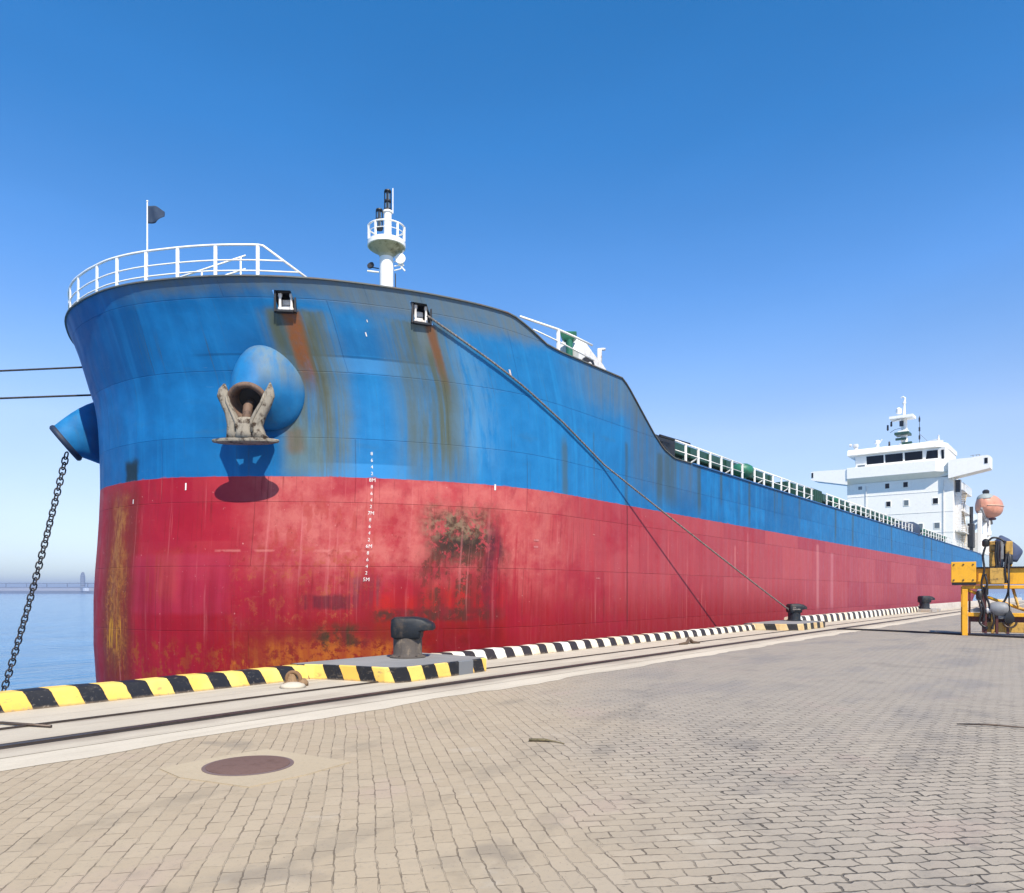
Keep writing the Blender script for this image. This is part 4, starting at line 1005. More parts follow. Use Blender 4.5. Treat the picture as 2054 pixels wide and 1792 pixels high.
def concrete(name, c1, c2, c3, sc_=1., rails=False):
    m = NT(name); g = m.geo(); a = m.noise(g, .8*sc_, 5, .6); b = m.noise(m.scale(g, .25, 2.2), 1.3, 5, .6); f = m.noise(g, 28, 5, .65)
    c = m.mix(m.smooth(a, .3, .7), c1, c2); c = m.mix(m.mul(m.smooth(b, .5, .72), .55), c, c3); c = m.mix(m.mul(m.smooth(f, .5, .7), .3), c, tuple(x*.6 for x in c1))
    if rails:
        Y = m.sep(g)[1]; yy = m.add(Y, m.mul(m.math('SUBTRACT', a, .5), .35))
        for y0, wd, k in ((8.80, .42, .75), (9.97, .16, .5), (10.6, .05, .25)):
            d = m.math('ABSOLUTE', m.math('SUBTRACT', yy, y0)); q = m.mul(m.math('SUBTRACT', 1., m.smooth(d, wd*.2, wd)), m.lin(b, .3, .7, .35, 1.))
            c = m.mix(m.mul(q, k), c, (.13,.085,.06))
    return m.fin(c, .85, 0, m.bump(f, .25, .006), .3)
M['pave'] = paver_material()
M['conc'] = concrete('apron_concrete', (.52,.455,.35), (.45,.39,.30), (.28,.23,.17), 1., True)
M['conc2'] = concrete('light_concrete', (.58,.51,.395), (.52,.455,.35), (.36,.31,.235))
M['plinth'] = concrete('plinth_concrete', (.27,.265,.25), (.22,.215,.205), (.15,.14,.13))
M['rail'] = paint('rail_steel', (.10,.075,.06), .45, (.05,.03,.02), .6, 3, .6)
M['groove'] = paint('groove_dirt', (.028,.02,.016), .9, (.10,.075,.055), .5, 2)
def strip(name, poly, z, mat, step=None):
    b = MB(); b.add([(x,y,z) for x, y in poly], [tuple(range(len(poly)))]); return tag(b.build(name, mat), kind='structure')
YQ = 11.75
strip('paving', [(-90,-400),(1500,-400),(1500,7.9),(-90,7.9)], 0, M['pave'])
e = []
x = -90.
while x < 1500:
    e.append((x, 7.74+random.uniform(-.05,.05)+(.06*math.sin(x*1.7) if x < 60 else 0))); x += .35 if -10 < x < 40 else 12
strip('quay_apron', [(1500,YQ),(-90,YQ)]+e, .004, M['conc2'])
strip('rail_bed', [(-90,8.25),(1500,8.25),(1500,11.3),(-90,11.3)], .008, M['conc'])
b = MB(); b.add([(-90,YQ,.004),(1500,YQ,.004),(1500,YQ,-8),(-90,YQ,-8)], [(0,1,2,3)]); tag(b.build('quay_wall', M['plinth']), kind='structure')
# crane rails
def rail_thing(y, wd, lbl):
    t = thing('crane_rail', (0, y, .012), lbl, 'crane rail', 'crane rails along the quay')
    b = MB()
    for a, c, dy in ((-90,-3,0),(-3,2,0),(2,6,0),(6,12,0),(12,30,0),(30,400,0)): b.add([(a,y-wd/2,.012),(c,y-wd/2,.012),(c,y+wd/2,.012),(a,y+wd/2,.012)], [(0,1,2,3)])
    b.build('groove', M['groove'], t)
    b = MB(); b.box((-90,y-wd*.28,.0125), (400,y+wd*.02,.030)); b.build('rail_head', M['rail'], t)
    return t
rail_thing(9.97, .085, 'thin dark crane rail nearest the striped kerb')
rail_thing(8.86, .30, 'broad brown crane rail nearest the brick paving')
# manhole
b = MB(); b.prism([(3.32,6.66),(3.27,6.2),(3.46,5.46),(4.0,5.44),(4.56,5.52),(4.48,6.1),(4.40,6.62),(3.9,6.70)], .0, .010); tag(b.build('manhole_apron', concrete('manhole_concrete', (.45,.365,.245), (.41,.33,.22), (.34,.27,.18))), kind='structure')
mh = thing('manhole_cover', (3.88,6.13,.012), 'round maroon manhole cover set flush in the paving', 'manhole cover')
b = MB(); b.lathe((3.88,6.13,.004), [(.40,0),(.40,.010),(.375,.011)], 48); b.build('frame', paint('cover_frame', (.16,.11,.10), .7), mh)
b = MB(); b.lathe((3.88,6.13,.006), [(.366,0),(.366,.013),(.355,.015),(.02,.0155)], 48); b.build('cover', paint('maroon_cover', (.155,.095,.078), .85, (.11,.065,.05), .5, 7, spec=.15), mh, True, auto=30)

# striped paint
def stripe_mat(name, c1, c2, period=.66, slant=.42, gaps=(), fade=.3, phase=0.):
    m = NT(name); uv = m.uv(); U, V, _ = m.sep(uv); g = m.geo(); n = m.noise(g, 6, 5, .65); f = m.noise(g, 25, 4, .6); bign = m.noise(g, 1.3, 3, .5)
    t = m.add(m.add(m.add(U, phase), m.mul(V, slant)), m.mul(m.math('SUBTRACT', n, .5), .05))
    fr = m.math('FRACT', m.math('DIVIDE', t, period))
    k = m.mul(m.smooth(fr, .0, .012), m.math('SUBTRACT', 1., m.smooth(fr, .49, .502)))
    c1v = m.mix(m.smooth(bign, .35, .65), c1, tuple(x*y for x, y in zip(c1, (.95,.78,.6))))
    c1v = m.mix(m.mul(m.smooth(n, .5, .75), .35), c1v, tuple(x*.6 for x in c1))
    c2v = m.mix(m.mul(m.smooth(n, .55, .75), .5), c2, (.05,.045,.04))
    c = m.mix(k, c1v, c2v)
    c = m.mix(m.mul(m.smooth(m.noise(m.scale(g, 3, 3, 9), 1.4, 5, .7), .58, .68), .55), c, (.20,.16,.11))
    chip = m.mul(m.smooth(f, .60, .64), m.add(m.mul(m.math('SUBTRACT', 1., m.smooth(V, .0, .07)), .9), m.mul(m.smooth(bign, .45, .65), fade)))
    c = m.mix(chip, c, (.30,.26,.21))
    c = m.mix(m.mul(m.math('SUBTRACT', 1., m.smooth(m.add(V, m.mul(m.math('SUBTRACT', n, .5), .08)), .0, .05)), .7), c, (.22,.16,.10))
    for a, b_ in gaps:
        c = m.mix(m.mul(m.smooth(U, a-.01, a+.01), m.math('SUBTRACT', 1., m.smooth(U, b_-.01, b_+.01))), c, (.17,.175,.18))
    return m.fin(c, .55, 0, m.bump(n, .25, .015), .4)
M['yb'] = stripe_mat('yellow_black_paint', (.86,.63,.15), (.010,.010,.013), .655)
M['yb2'] = stripe_mat('plinth_edge_paint', (.86,.60,.14), (.010,.010,.013), .70, .42, ((3.62,4.05),), .15, .1)
M['wb'] = stripe_mat('white_black_paint', (.82,.78,.66), (.028,.020,.018), .70, .36, (), .3)
M['wb2'] = stripe_mat('far_white_black_paint', (.82,.78,.68), (.035,.025,.02), 1.15, .36, (), .3)
M['cream'] = concrete('pale_kerb_concrete', (.52,.47,.40), (.46,.41,.35), (.36,.30,.26), 2)
def kerb(name, x0, x1, y, mat, lbl, hgt=.26, dep=.36, step=.4):
    prof = [(0,0),(.035,hgt*.8),(.075,hgt*.97),(.12,hgt),(dep-.05,hgt),(dep,hgt-.04),(dep,0)]
    b = MB(); rg = []; n = max(2, int((x1-x0)/step)); uvv = []
    for i in range(n+1):
        x = x0+(x1-x0)*i/n; dy = .012*math.sin(x*2.1)+.008*math.sin(x*5.3); dz = .006*math.sin(x*3.3)
        rg.append([Vector((x, y+py+dy, pz+(dz if pz > .1 else 0))) for py, pz in prof]); uvv += [(x, pz if py < .1 else hgt+py*.4) for py, pz in prof]
    b.loft(rg)
    o = b.build(name, mat, None, True, auto=38)
    l = o.data.uv_layers.new(name='UVMap')
    for lp in o.data.loops: l.data[lp.index].uv = uvv[lp.vertex_index]
    return tag(o, lbl, 'kerb', 'kerbs along the quay edge')
kerb('kerb', -14, 8.55, 11.33, M['yb'], 'near stretch of quay-edge kerb striped black and yellow, left of the near bollard')
kerb('kerb', 11.35, 31.2, 11.2, M['wb'], 'middle stretch of quay-edge kerb striped black and white, between the two mooring posts', .25, .36)
kerb('kerb', 35.1, 66.8, 11.2, M['wb2'], 'far stretch of quay-edge kerb with narrow black and white stripes past the roped bollard', .42, .4, 1.)
kerb('kerb', 67.0, 160, 11.1, M['cream'], 'plain pale concrete kerb at the far end of the quay behind the yellow frame', .55, .4, 3.)

def plinth(pts, hgt, lbl, matside, name='bollard_plinth'):
    b = MB(); n = len(pts); t = thing(name, (sum(p[0] for p in pts)/n, sum(p[1] for p in pts)/n, 0), lbl, 'plinth', 'concrete plinths under the bollards')
    vs = []; uvs = []; s_ = 0.
    for i, p in enumerate(pts):
        if i: s_ += math.hypot(p[0]-pts[i-1][0], p[1]-pts[i-1][1])
        vs += [(p[0],p[1],0),(p[0],p[1],hgt*.93),(p[0]*.985+t.location.x*.015,p[1]*.985+t.location.y*.015,hgt)]; uvs += [(s_,0),(s_,hgt*.93),(s_,hgt)]
    fs = []
    for i in range(n-1):
        for j in range(2): fs.append((i*3+j,(i+1)*3+j,(i+1)*3+j+1,i*3+j+1))
    b.add(vs, fs); o = b.build('painted_edge', matside, t, False, True)
    l = o.data.uv_layers.new(name='UVMap')
    for lp in o.data.loops: l.data[lp.index].uv = uvs[lp.vertex_index]
    b = MB(); b.add([vs[i*3+2] for i in range(n)], [tuple(range(n))]); b.build('slab', M['plinth'], t)
    return t
PL1 = [(8.25,11.5),(8.45,11.25),(8.66,10.7),(8.78,10.2),(8.86,9.82),(8.98,9.62),(9.2,9.56),(10.0,9.58),(11.0,9.62),(11.42,9.66),(11.5,9.75),(11.5,11.7),(8.25,11.7)]
plinth(PL1, .28, 'near concrete plinth edged black and yellow, jutting out beneath the closest bollard', M['yb2'])
PL2 = [(30.4,11.7),(30.45,11.2),(30.7,10.3),(31.1,9.75),(31.6,9.62),(34.6,9.62),(35.1,9.8),(35.2,11.7),(30.4,11.7)]
plinth(PL2, .28, 'second concrete plinth with faded cream and black edge, under the roped bollard', stripe_mat('faded_plinth_paint', (.62,.50,.28), (.015,.013,.012), .9, .4, (), .25))
PL3 = [(65.0,11.7),(65.0,10.2),(65.4,9.95),(67.2,9.95),(67.6,10.2),(67.6,11.7),(65.0,11.7)]
plinth(PL3, .25, 'pale unpainted concrete plinth under the farthest bollard', M['cream'] if False else stripe_mat('bare_plinth_paint', (.42,.38,.33), (.36,.32,.28), 1.4, .0, (), .1))

def bollard(p, sc_, lbl, head=True, hm=None, cm=None):
    p = Vector(p); t = thing('mooring_bollard', p, lbl, 'bollard', 'mooring bollards along the quay')
    b = MB(); b.lathe(p, [(.36*sc_,0),(.36*sc_,.03),(.30*sc_,.05),(.285*sc_,.09),(.285*sc_,.45*sc_),(.285*sc_,.56*sc_)], 28); b.build('column', cm or M['bcol'], t, True, auto=35)
    prof = [(-.30,.42),(-.31,.60),(-.30,.76),(-.24,.81),(.16,.815),(.36,.775),(.52,.68),(.545,.60),(.53,.555),(.42,.55),(.30,.53),(.285,.40),(.2,.37),(-.22,.37)]
    b = MB(); rg = []
    for o, k in ((-.30,.80),(-.27,.95),(-.20,1.),(.20,1.),(.27,.95),(.30,.80)):
        rg.append([p+(RV*(x*sc_)*(k if x > 0 else (k*.9+.1)))+FV*(o*sc_)+Vector((0,0,(.61+(z-.61)*k)*sc_)) for x, z in prof])
    b.loft(rg); b.build('head', hm or M['bhead'], t, True, auto=50)
    for k in range(6):
        a = k*math.pi/3+.3; q = p+Vector((.33*sc_*math.cos(a), .33*sc_*math.sin(a), .03)); b = MB(); b.lathe(q, [(.025,0),(.025,.025)], 6); b.build('bolt', M['rail'], t)
    return t
M['bhead'] = paint('bollard_black_paint', (.012,.015,.019), .5, (.075,.055,.04), .55, 5, bump=.4, spec=.3)
M['bcol'] = paint('bollard_worn_paint', (.085,.068,.055), .75, (.22,.17,.12), .8, 4, bump=.6)
bollard((10.48,10.93,.28), 1.0, 'near black-topped mooring bollard with worn grey column on the yellow-edged plinth')
bollard((34.4,10.9,.28), .95, 'black mooring bollard holding the long grey rope, in the middle distance', cm=M['bhead'])
bollard((66.0,10.9,.25), 1.25, 'distant dark bollard beside the pale kerb, close to the yellow frame', cm=M['bhead'])

# ------------------------------------------------------------------ ropes
def rope_mat(name, c):
    m = NT(name); uv = m.obj(); g = m.noise(uv, 14, 4, .6); 
    return m.fin(m.mix(m.smooth(g, .35, .65), c, tuple(x*.5 for x in c)), .85, 0, m.bump(g, .6, .01))
def rope(name, a, b_, r, sag, mat, lbl, n=40, group=None, twist=True, extra=None, clear=None):
    a, b_ = Vector(a), Vector(b_); pts = [a.lerp(b_, i/n)-Vector((0,0,sag*4*(i/n)*(1-i/n))) for i in range(n+1)]
    if clear: pts = clear(pts)
    if extra: pts = pts+extra
    mb = MB()
    if twist:
        for s_ in range(3):
            q = []; L = 0
            fine = []
            for i in range(len(pts)-1):
                for k in range(6): fine.append(pts[i].lerp(pts[i+1], k/6))
            fine.append(pts[-1])
            for i, p in enumerate(fine):
                if i: L += (fine[i]-fine[i-1]).length
                t = (fine[min(i+1,len(fine)-1)]-fine[max(0,i-1)]).normalized(); x = t.cross(Vector((0,0,1))).normalized(); y = t.cross(x)
                ph = L/.34*2*math.pi+s_*2.094
                q.append(p+(x*math.cos(ph)+y*math.sin(ph))*r*.5)
            mb.tube(q, r*.56, 6)
    else: mb.tube(pts, r, 8)
    return tag(mb.build(name, mat, None, True), lbl, 'mooring line', group)
gr = rope_mat('grey_rope_fibre', (.24,.215,.19)); dk = rope_mat('dark_rope_fibre', (.045,.04,.04))
zr = .28+.50
loop = []
for k in range(22):
    a = math.radians(150)+k*2*math.pi/18; loop.append(Vector((34.4+.31*math.cos(a), 10.9+.31*math.sin(a), zr+.004*k)))
c = hp(9.62, 9.05)
def bend(pts):          # the rope bears against the plating until it can run free
    out = []
    for p in pts:
        q = p.copy()
        if p.x < 24:
            lo, hi = 9.0, 22.0
            for _ in range(40):
                u = (lo+hi)/2
                if hp(u, p.z).x < p.x: lo = u
                else: hi = u
            yh = hp(lo, p.z).y-.07
            if q.y > yh:
                k = (CT*p.x+ST*yh)/(CT*p.x+ST*p.y); q.y = yh; q.z = CAMZ+(p.z-CAMZ)*(k+.02*(1-k))
        out.append(q)
    return out
rope('mooring_line', (c.x+.04, c.y+.12, 9.10), (34.4+.31*math.cos(math.radians(150)), 10.9+.31*math.sin(math.radians(150)), zr), .034, .10, gr, 'long grey rope slanting from the bow fairlead down to the middle bollard', extra=loop, clear=bend)
rope('mooring_line', (10.9,26.6,9.12), (-70,90,-3.2), .032, .0, dk, 'upper of two dark ropes leading left from the starboard bow', group='ropes from the starboard bow', twist=False)
rope('mooring_line', (10.7,25.6,7.98), (-75,92,-3.2), .032, .0, dk, 'lower of two dark ropes leading left above the starboard hawse pipe', group='ropes from the starboard bow', twist=False)

# ------------------------------------------------------------------ small things on the quay
mr = thing('mooring_ring', (7.6,10.72,0), 'rusty iron mooring ring on a small cement lump before the striped kerb', 'mooring ring')
b = MB(); b.ring((7.62,10.70,.13), .11, .035, ax=-FV, sx=1.05); b.build('ring', paint('rusty_iron', (.20,.11,.05), .8, (.07,.035,.02), .7, 12, bump=.6), mr, True)
b = MB(); b.lathe((7.62,10.74,0.01), [(.16,0),(.15,.05),(.08,.09),(.06,.20),(.02,.22)], 14); b.lathe((7.74,10.62,.01), [(.10,0),(.10,.06),(.05,.12)], 12); b.build('lug', paint('rusty_lug', (.26,.16,.08), .85, (.10,.05,.03), .7, 12, bump=.6), mr, True)
b = MB(); b.lathe((7.50,10.55,.009), [(.22,0),(.19,.05),(.10,.08),(.02,.085)], 12); b.build('cement_lump', M['conc2'], mr, True)
def bar(name, pts, r, mat, lbl, cat, n=6):
    b = MB(); b.tube(pts, r, n); return tag(b.build(name, mat, None, True), lbl, cat)
bar('steel_bar', [(3.0,10.6,.03),(3.24,10.3,.035),(3.52,9.62,.03)], .018, M['rail'], 'short rusty steel bar lying beside the thin crane rail at far left', 'steel bar')
bar('stick', [(6.38,4.80,.018),(6.46,4.66,.022),(6.50,4.56,.014),(6.49,4.42,.008)], [.018,.018,.008,.005], paint('brown_wood', (.16,.13,.07), .85, (.05,.04,.02), .6, 20), 'broken brown stick lying on the pavers left of centre right', 'stick')
bpy.data.objects['stick']['label'] = 'broken brown stick with a thin twig end lying on the brick paving'
bar('iron_rod', [(10.30,1.36,.02),(10.42,1.05,.03),(10.52,.72,.02),(10.62,.3,.02)], [.007,.013,.009,.007], M['rail'], 'thin dark iron rod lying on the paving near the right edge', 'iron rod')
bar('rope_scrap', [(20.6,9.9,.03),(20.9,9.8,.05),(21.2,9.86,.16),(21.35,9.8,.05),(21.6,9.7,.03)], [.03,.05,.06,.05,.03], paint('brown_scrap', (.10,.065,.04), .9), 'small brown rope scrap lying on the thin crane rail', 'rope scrap')
bar('dark_cable', [(33.0,8.7,.03),(33.1,7.6,.03),(32.6,5.9,.03),(31.9,4.3,.03),(31.2,2.6,.03),(30.7,1.2,.03),(30.2,-.6,.03)], .045, M['black'], 'black cable lying on the paving past the foot of the yellow frame', 'cable')
b = MB(); b.ring((3.30,11.10,.09), .06, .012, ax=FV); b.ring((3.36,11.05,.05), .05, .012, ax=(0,0,1)); tag(b.build('rope_loop', paint('pale_cord', (.35,.30,.2), .9), None, True), 'small pale cord loop against the striped kerb at the left edge', 'cord')

# ------------------------------------------------------------------ yellow handling frame at the right
M['yel'] = paint('yellow_machine_paint', (.80,.40,.015), .42, (.20,.10,.03), .28, 3)
M['yel2'] = paint('worn_yellow_paint', (.55,.32,.06), .6, (.08,.05,.02), .8, 5)
M['mar'] = paint('maroon_steel', (.085,.02,.015), .55, (.03,.015,.01), .5, 4)
FM = Vector((.99,.14,0)).normalized(); RM = Vector((FM.y,-FM.x,0)); MP = rd(17, 27.3, 0); MK = .855
def rm_(r, d, z): return MP+RM*((r-17)*MK)+FM*(d-27.3)+Vector((0,0,z))
MF = Matrix(((RM.x*MK, FM.x, 0, rm_(0,0,0).x), (RM.y*MK, FM.y, 0, rm_(0,0,0).y), (0, 0, 1, 0), (0, 0, 0, 1)))
mf = thing('cargo_machine', rm_(18,27.6,0), 'yellow steel cargo handling frame draped with black hoses at the right edge of the quay', 'machine')
def fbox(name, lo, hi, mat, bev=.015, par=None):
    b = MB(); b.box(lo, hi, bev, M=MF); return b.build(name, mat, par or mf)
fbox('counterweight', (16.02,26.85,1.93), (16.93,27.9,2.68), M['yel'])
fbox('counterweight_skid', (16.05,26.87,1.84), (16.92,27.88,1.925), M['black'])
fbox('main_beam', (16.935,27.1,1.86), (21.5,27.65,2.44), M['yel'])
fbox('beam_flange', (16.94,27.0,2.445), (21.5,27.75,2.49), M['black'], .006)
fbox('top_rail', (16.42,27.05,1.70), (21.5,27.35,1.825), M['yel'])
for d in (26.95, 29.4):
    for r_ in (16.42, 20.6):
        fbox('leg', (r_,d,0), (r_+.21,d+.2,1.695), M['yel'])
fbox('inner_leg', (16.66,27.12,.02), (16.74,27.3,1.66), M['mar'], .006)
fbox('rear_rail', (16.42,29.4,1.70), (21.5,29.6,1.82), M['yel2'])
for r_ in (16.45, 20.62): fbox('side_rail', (r_,27.36,1.70), (r_+.15,29.39,1.81), M['yel'])
fbox('lower_rail', (16.64,27.0,.70), (20.6,27.14,.84), M['yel'])
fbox('lower_rail', (16.66,27.15,.50), (20.6,27.25,.695), M['mar'], .006)
fbox('bottom_panel', (17.17,27.0,.14), (20.3,27.12,.50), M['yel2'])
for r_ in (17.22, 17.62, 18.0, 19.2, 19.7): fbox('panel_rib', (r_,26.9,.10), (r_+.10,26.995,.86), M['mar'], .006)
for p, q in (((16.62,27.1,1.66),(17.25,27.3,1.42)), ((17.35,27.2,1.40),(18.72,27.4,.92)), ((18.75,27.4,.92),(20.6,27.4,.4))):
    b = MB(); P, Q = rm_(*p), rm_(*q); b.tube([P, Q], .055, 8); b.build('diagonal_brace', M['yel'], mf, True)
b = MB(); c0 = rm_(17.75,27.0,.98)
b.lathe(c0-RM*.30, [(.05,0),(.20,.03),(.24,.10),(.26,.24),(.26,.42),(.22,.55),(.12,.62),(.06,.66)], 20, ax=RM); b.box((-.12,-.1,-.36), (.2,.1,0), .03, M=Matrix.Translation(c0) @ MF.to_3x3().to_4x4()); mo = b.build('motor', M['grey'], mf, True, auto=40)
b = MB(); b.lathe(rm_(17.28,26.98,.92), [(.09,0),(.13,.04),(.13,.16),(.06,.2)], 14, ax=RM); b.lathe(rm_(17.12,26.98,1.02), [(.06,0),(.09,.05),(.07,.14)], 12, ax=Vector((0,0,1))); b.build('valve', M['white_rust'], mf, True, auto=40)
b = MB(); b.loft([[rm_(16.72+.5*t, 27.0, z0) for t, z0 in ((0,.86),(1,.86),(1,.99),(.5,1.02),(0,.93))], [rm_(16.72+.5*t, 27.5, z0) for t, z0 in ((0,.86),(1,.86),(1,.99),(.5,1.02),(0,.93))]]); b.build('tray', M['grey'], mf)
# hoist head above the beam
for r_, z0, z1, mt, w_ in ((17.42,2.495,3.02,'yel2',.22),(17.42,3.03,3.42,'yel2',.26),(17.80,2.495,3.45,'grey',.12),(17.98,2.9,3.40,'yel2',.26),(18.02,2.495,2.86,'yel',.2)):
    fbox('hoist_column', (r_,27.15,z0), (r_+w_,27.5,z1), M[mt], .03)
fbox('hoist_panel', (17.42,26.9,1.88), (17.95,27.06,2.44), M['yel2'], .01)
for pts in ([(17.3,27.0,3.3),(17.18,26.95,2.9),(17.22,26.9,2.4),(17.12,26.9,1.9),(17.2,26.95,1.5),(17.15,27,1.2)], [(17.72,27,3.35),(17.70,26.95,2.9),(17.74,27,2.5)], [(17.66,27,3.35),(17.62,26.95,2.9),(17.66,27,2.5)], [(18.0,27,2.9),(17.95,26.9,2.4),(18.0,26.9,1.95)], [(18.06,27,2.9),(18.08,26.9,2.4),(18.06,26.9,1.6),(17.9,26.95,1.2)], [(17.32,27,3.35),(17.5,26.95,3.52),(17.75,27,3.50),(17.95,27,3.36)], [(17.25,26.9,2.2),(17.32,26.85,1.9),(17.28,26.9,1.5),(17.40,26.9,1.1),(17.40,26.9,.7)], [(17.1,26.9,1.35),(17.22,26.85,1.0),(17.2,26.9,.6)], [(17.0,26.9,1.35),(17.12,26.85,.9),(17.05,26.9,.5),(17.3,26.9,.3)], [(17.5,26.85,.9),(17.56,26.82,.6),(17.5,26.85,.3)]):
    P = [rm_(*p) for p in pts]; fine = []
    for a_ in range(len(P)-1):
        p0_, p1_, p2_, p3_ = P[max(a_-1,0)], P[a_], P[a_+1], P[min(a_+2,len(P)-1)]
        for k in range(6):
            t = k/6; fine.append(.5*((2*p1_)+(-p0_+p2_)*t+(2*p0_-5*p1_+4*p2_-p3_)*t*t+(-p0_+3*p1_-3*p2_+p3_)*t**3))
    fine.append(P[-1])
    b = MB(); b.tube(fine, .036, 8)
    for e_ in (0, -1):
        b.lathe(fine[e_]-Vector((0,0,.05)), [(.05,0),(.05,.10)], 8)
    b.build('hydraulic_hose', M['black'], mf, True, auto=50)
for r_ in (16.12, 16.47, 16.82):
    for z_ in (2.02, 2.58):
        b = MB(); b.lathe(rm_(r_,26.845,z_), [(.03,0),(.03,.02)], 6, ax=-FM); b.build('bolt', M['rail'], mf)
for q_, pr in (((18.1,27.1,2.55), [(.07,0),(.12,.05),(.12,.3),(.07,.38)]), ((17.25,27.05,1.45), [(.07,0),(.11,.05),(.11,.28),(.06,.33)]), ((17.28,27.05,3.22), [(.08,0),(.12,.05),(.12,.2),(.05,.28)])):
    b = MB(); b.lathe(rm_(*q_), pr, 12); b.build('hoist_drum', M['black'], mf, True, auto=40)
for r_, z0, z1, w_ in ((17.14,.12,1.66,.16),(17.46,.10,.86,.13),(17.95,.12,.9,.10)):
    fbox('upright', (r_,26.92,z0), (r_+w_,27.05,z1), M['mar'] if r_ < 17.3 else M['yel2'], .02)
b = MB(); b.lathe(rm_(17.05,26.95,1.30), [(.07,0),(.11,.06),(.11,.28),(.06,.34)], 12); b.build('pump', M['black'], mf, True, auto=40)
b = MB(); b.tube([rm_(18.25,27.3,1.72), rm_(18.45,27.2,1.0), rm_(19.3,27.2,.9)], .05, 8); b.build('hydraulic_hose', M['yel2'], mf, True)
hk = thing('hoist_hook', rm_(18.1,26.85,.5), 'black hoist hook with steel ring hanging from its cable before the yellow frame', 'hook')
b = MB(); b.tube([rm_(18.05,26.85,2.6), rm_(18.10,26.85,.9)], .022, 8); b.build('cable', M['black'], hk, True)
b = MB(); b.loft([[rm_(18.10+x*w_, 26.85+y*w_, z) for x, y in ((-1,-.5),(1,-.5),(1,.5),(-1,.5))] for w_, z in ((.05,.92),(.09,.84),(.17,.70),(.17,.55),(.08,.46))]); b.build('block', M['black'], hk, True, auto=40)
b = MB(); b.ring(rm_(18.12,26.85,.52), .19, .035, ax=-FM, a0=math.pi*1.0, a1=math.pi*2.0, upv=RM); b.build('hook', M['rail'], hk, True)
# tarpaulin bundle draped over the hoist
b = MB(); rg = []
for i in range(9):
    t = i/8; z = 2.75+.90*math.sin(t*math.pi/2)**.8 if False else 2.7+.92*t
    w_ = (.34+.14*math.sin(t*3.0))*(1-t**6*.85)
    rg.append([rm_(18.12-.22*t*t+.05*math.sin(t*5)+w_*math.cos(a)*(1+.10*math.sin(a*5+t*4)), 27.85+.30*math.sin(a)*(1-t**6*.8), z+.04*math.sin(a*3+i)) for a in [2*math.pi*k/22 for k in range(22)]])
b.loft(rg); tag(b.build('tarpaulin', paint('navy_tarpaulin', (.055,.075,.14), .8, (.03,.04,.08), .6, 4, bump=.6), None, True), 'bunched navy blue tarpaulin draped on top of the yellow frame', 'tarpaulin')

# ------------------------------------------------------------------ lifeboat on the stern davits
LB = Vector((127.2, 12.75, 13.7)); lb = thing('lifeboat', LB, 'peach coloured enclosed lifeboat with grey hood hung behind the white deckhouse', 'lifeboat')
rg = []
for t, hw, zl, zu in ((-2.3,.05,.3,.9),(-2.15,.7,-.5,1.5),(-1.5,1.15,-1.3,1.95),(-.6,1.4,-1.65,2.1),(.3,1.45,-1.7,2.0),(1.2,1.3,-1.5,1.7),(1.9,.95,-1.1,1.25),(2.35,.45,-.5,.7),(2.5,.05,-.1,.3)):
    q = []
    for k in range(24):
        a = 2*math.pi*k/24; ca, sa = math.cos(a), math.sin(a)
        q.append(LB+Vector((t, hw*math.copysign(abs(ca)**.85, ca), (zu if sa > 0 else -zl)*abs(sa)**.9*math.copysign(1, sa))))
    rg.append(q)
b = MB(); b.loft(rg); b.build('boat_hull', paint('faded_orange_grp', (.62,.27,.17), .4, (.35,.16,.10), .5, .6), lb, True)
b = MB()
for i in range(len(rg)-1): pass
b.tube([LB+Vector((t,-hw*1.0-.02,.18)) for t, hw in ((-2.15,.72),(-1.5,1.15),(-.6,1.4),(.3,1.45),(1.2,1.3),(1.9,.97),(2.35,.45))], .08, 8); b.build('fender_band', paint('pale_band', (.70,.45,.32), .5), lb, True)
b = MB(); b.loft([[LB+Vector((t, w_*math.cos(a), 1.25+h_*math.sin(a))) for a in [math.pi*k/10 for k in range(11)]] for t, w_, h_ in ((-2.2,.5,.3),(-1.6,.9,.85),(-.6,1.0,1.0),(.0,.8,.85))]); b.build('hood', paint('grey_hood', (.30,.34,.33), .6), lb, True)
b = MB(); b.lathe(LB+Vector((-.9,0,2.1)), [(.3,0),(.42,.2),(.42,.5),(.2,.7)], 14); b.build('hatch', M['black'], lb, True, auto=40)
b = MB(); b.tube([LB+Vector((0,-.2,-1.8)), LB+Vector((1.2,-.2,-1.75))], [.3,.2], 10); b.build('keel_shoe', M['mar'], lb, True)

lb.rotation_euler = (0, 0, R(-20)); lb.scale = (1, 1.05, .90)

# ------------------------------------------------------------------ water, far shore
def water_mat():
    m = NT('sea_water'); g = m.geo(); a = m.noise(m.scale(g, .35, 1.0, 1, 0, 0, R(-38)), .9, 6, .6, .3); b = m.noise(m.scale(g, .05, .16, 1, 0, 0, R(-38)), 1, 4, .6)
    h = m.add(m.mul(a, .55), m.mul(b, 1.2))
    return m.fin(m.mix(m.smooth(b, .35, .65), (.03,.15,.30), (.05,.20,.38)), .12, 0, m.bump(h, .75, .5), .5)
WX = 5200
b = MB(); b.add([(-WX,YQ-.02,-3),(WX,YQ-.02,-3),(WX,WX,-3),(-WX,WX,-3)], [(0,1,2,3)]); tag(b.build('water', water_mat()), kind='structure')
far = concrete('breakwater_stone', (.16,.17,.19), (.12,.13,.15), (.2,.2,.2), .05)
farw = paint('far_pale_wall', (.40,.40,.42), .8)
def dpt(px, d, z=0.): return rd((px-1027)/1500*d, d, z)
bw = thing('breakwater', dpt(60,1700,-3), 'long low grey breakwater across the water at the horizon', 'breakwater')
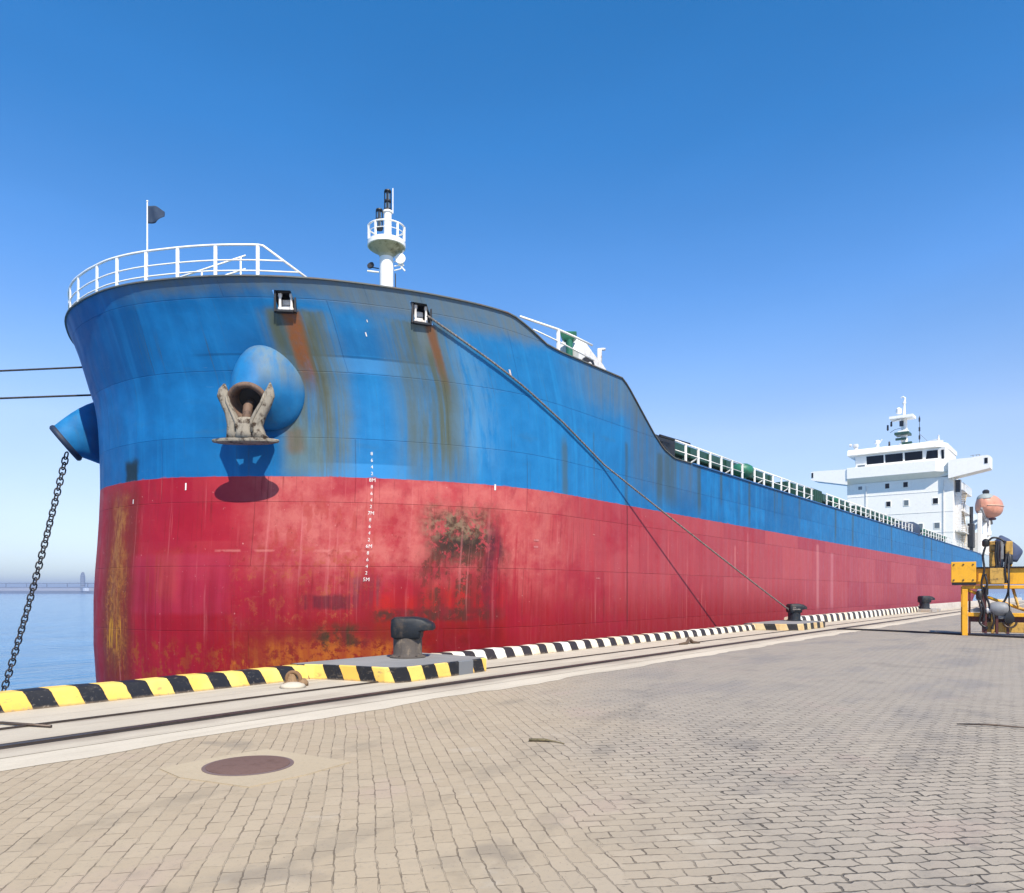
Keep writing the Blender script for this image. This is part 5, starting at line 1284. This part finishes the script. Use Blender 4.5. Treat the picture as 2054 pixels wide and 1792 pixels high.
def fslab(name, x0, x1, d0, d1, z0, z1, mat, par):
    b = MB(); n = 24; rg = []
    for i in range(n+1):
        px = x0+(x1-x0)*i/n; j = 1+.02*math.sin(i*1.7)
        a, c = dpt(px, d0, 0), dpt(px, d1, 0)
        rg.append([Vector((a.x,a.y,z0)), Vector((c.x,c.y,z0)), Vector((c.x,c.y,z1*j)), Vector((a.x,a.y,z1*j))])
    b.loft(rg); return b.build(name, mat, par)
fslab('rubble_mound', -500, 330, 1690, 1740, -3.4, 3.4, far, bw)
fslab('sea_wall', -500, 330, 1700, 1735, 3.4, 9.5, farw, bw)
fslab('roadway', -500, 330, 1705, 1725, 9.5, 12., far, bw)
fslab('parapet', -500, 330, 1706, 1708, 19.5, 21.2, far, bw)
for k in range(20):
    b = MB(); p = dpt(-480+k*41, 1707); b.box((p.x-.8,p.y-.8,12), (p.x+.8,p.y+.8,19.5)); b.build('pier', far, bw)
tw = thing('tower', dpt(166,1690,9), 'hazy grey tower standing on the far breakwater beside the bow', 'tower')
b = MB(); b.lathe(dpt(166,1690,5), [(5.0,0),(4.8,24),(4.6,32),(3.6,37),(2.0,40),(.5,41)], 16); b.build('shaft', far, tw, True, auto=50)
b = MB()
for k in range(6): b.lathe(dpt(166,1690,12+k*5), [(5.3,0),(5.3,1.0)], 16)
b.build('gallery', farw, tw)
b = MB(); p = dpt(172,1675,2); b.box((p.x-4.5,p.y-4.5,3.0), (p.x+4.5,p.y+4.5,10.5)); p2 = b.build('walls', paint('white_hut', (.85,.85,.85), .6), None)
hut = thing('hut', dpt(172,1675,3), 'small white hut at the foot of the far tower', 'hut'); p2.parent = hut; p2.location = -hut.location
b = MB(); b.box((p.x-5,p.y-5,10.5), (p.x+5,p.y+5,11.6)); b.build('roof', far, hut)

# ------------------------------------------------------------------ haze
hz = MB(); hz.box((-WX-50,-450,-9), (WX+50,WX+50,42)); HZ = hz.build('haze', M['black'])
hm = bpy.data.materials.new('haze_air'); hm.use_nodes = True; t = hm.node_tree; t.nodes.clear()
o_ = t.nodes.new('ShaderNodeOutputMaterial'); v_ = t.nodes.new('ShaderNodeVolumePrincipled'); v_.inputs['Color'].default_value = (.60,.73,1,1); v_.inputs['Density'].default_value = .00045; v_.inputs['Anisotropy'].default_value = .2
t.links.new(v_.outputs[0], o_.inputs['Volume']); HZ.data.materials.clear(); HZ.data.materials.append(hm)
tag(HZ, kind='stuff')
sc.cycles.volume_bounces = 0
sc.cycles.use_denoising = True
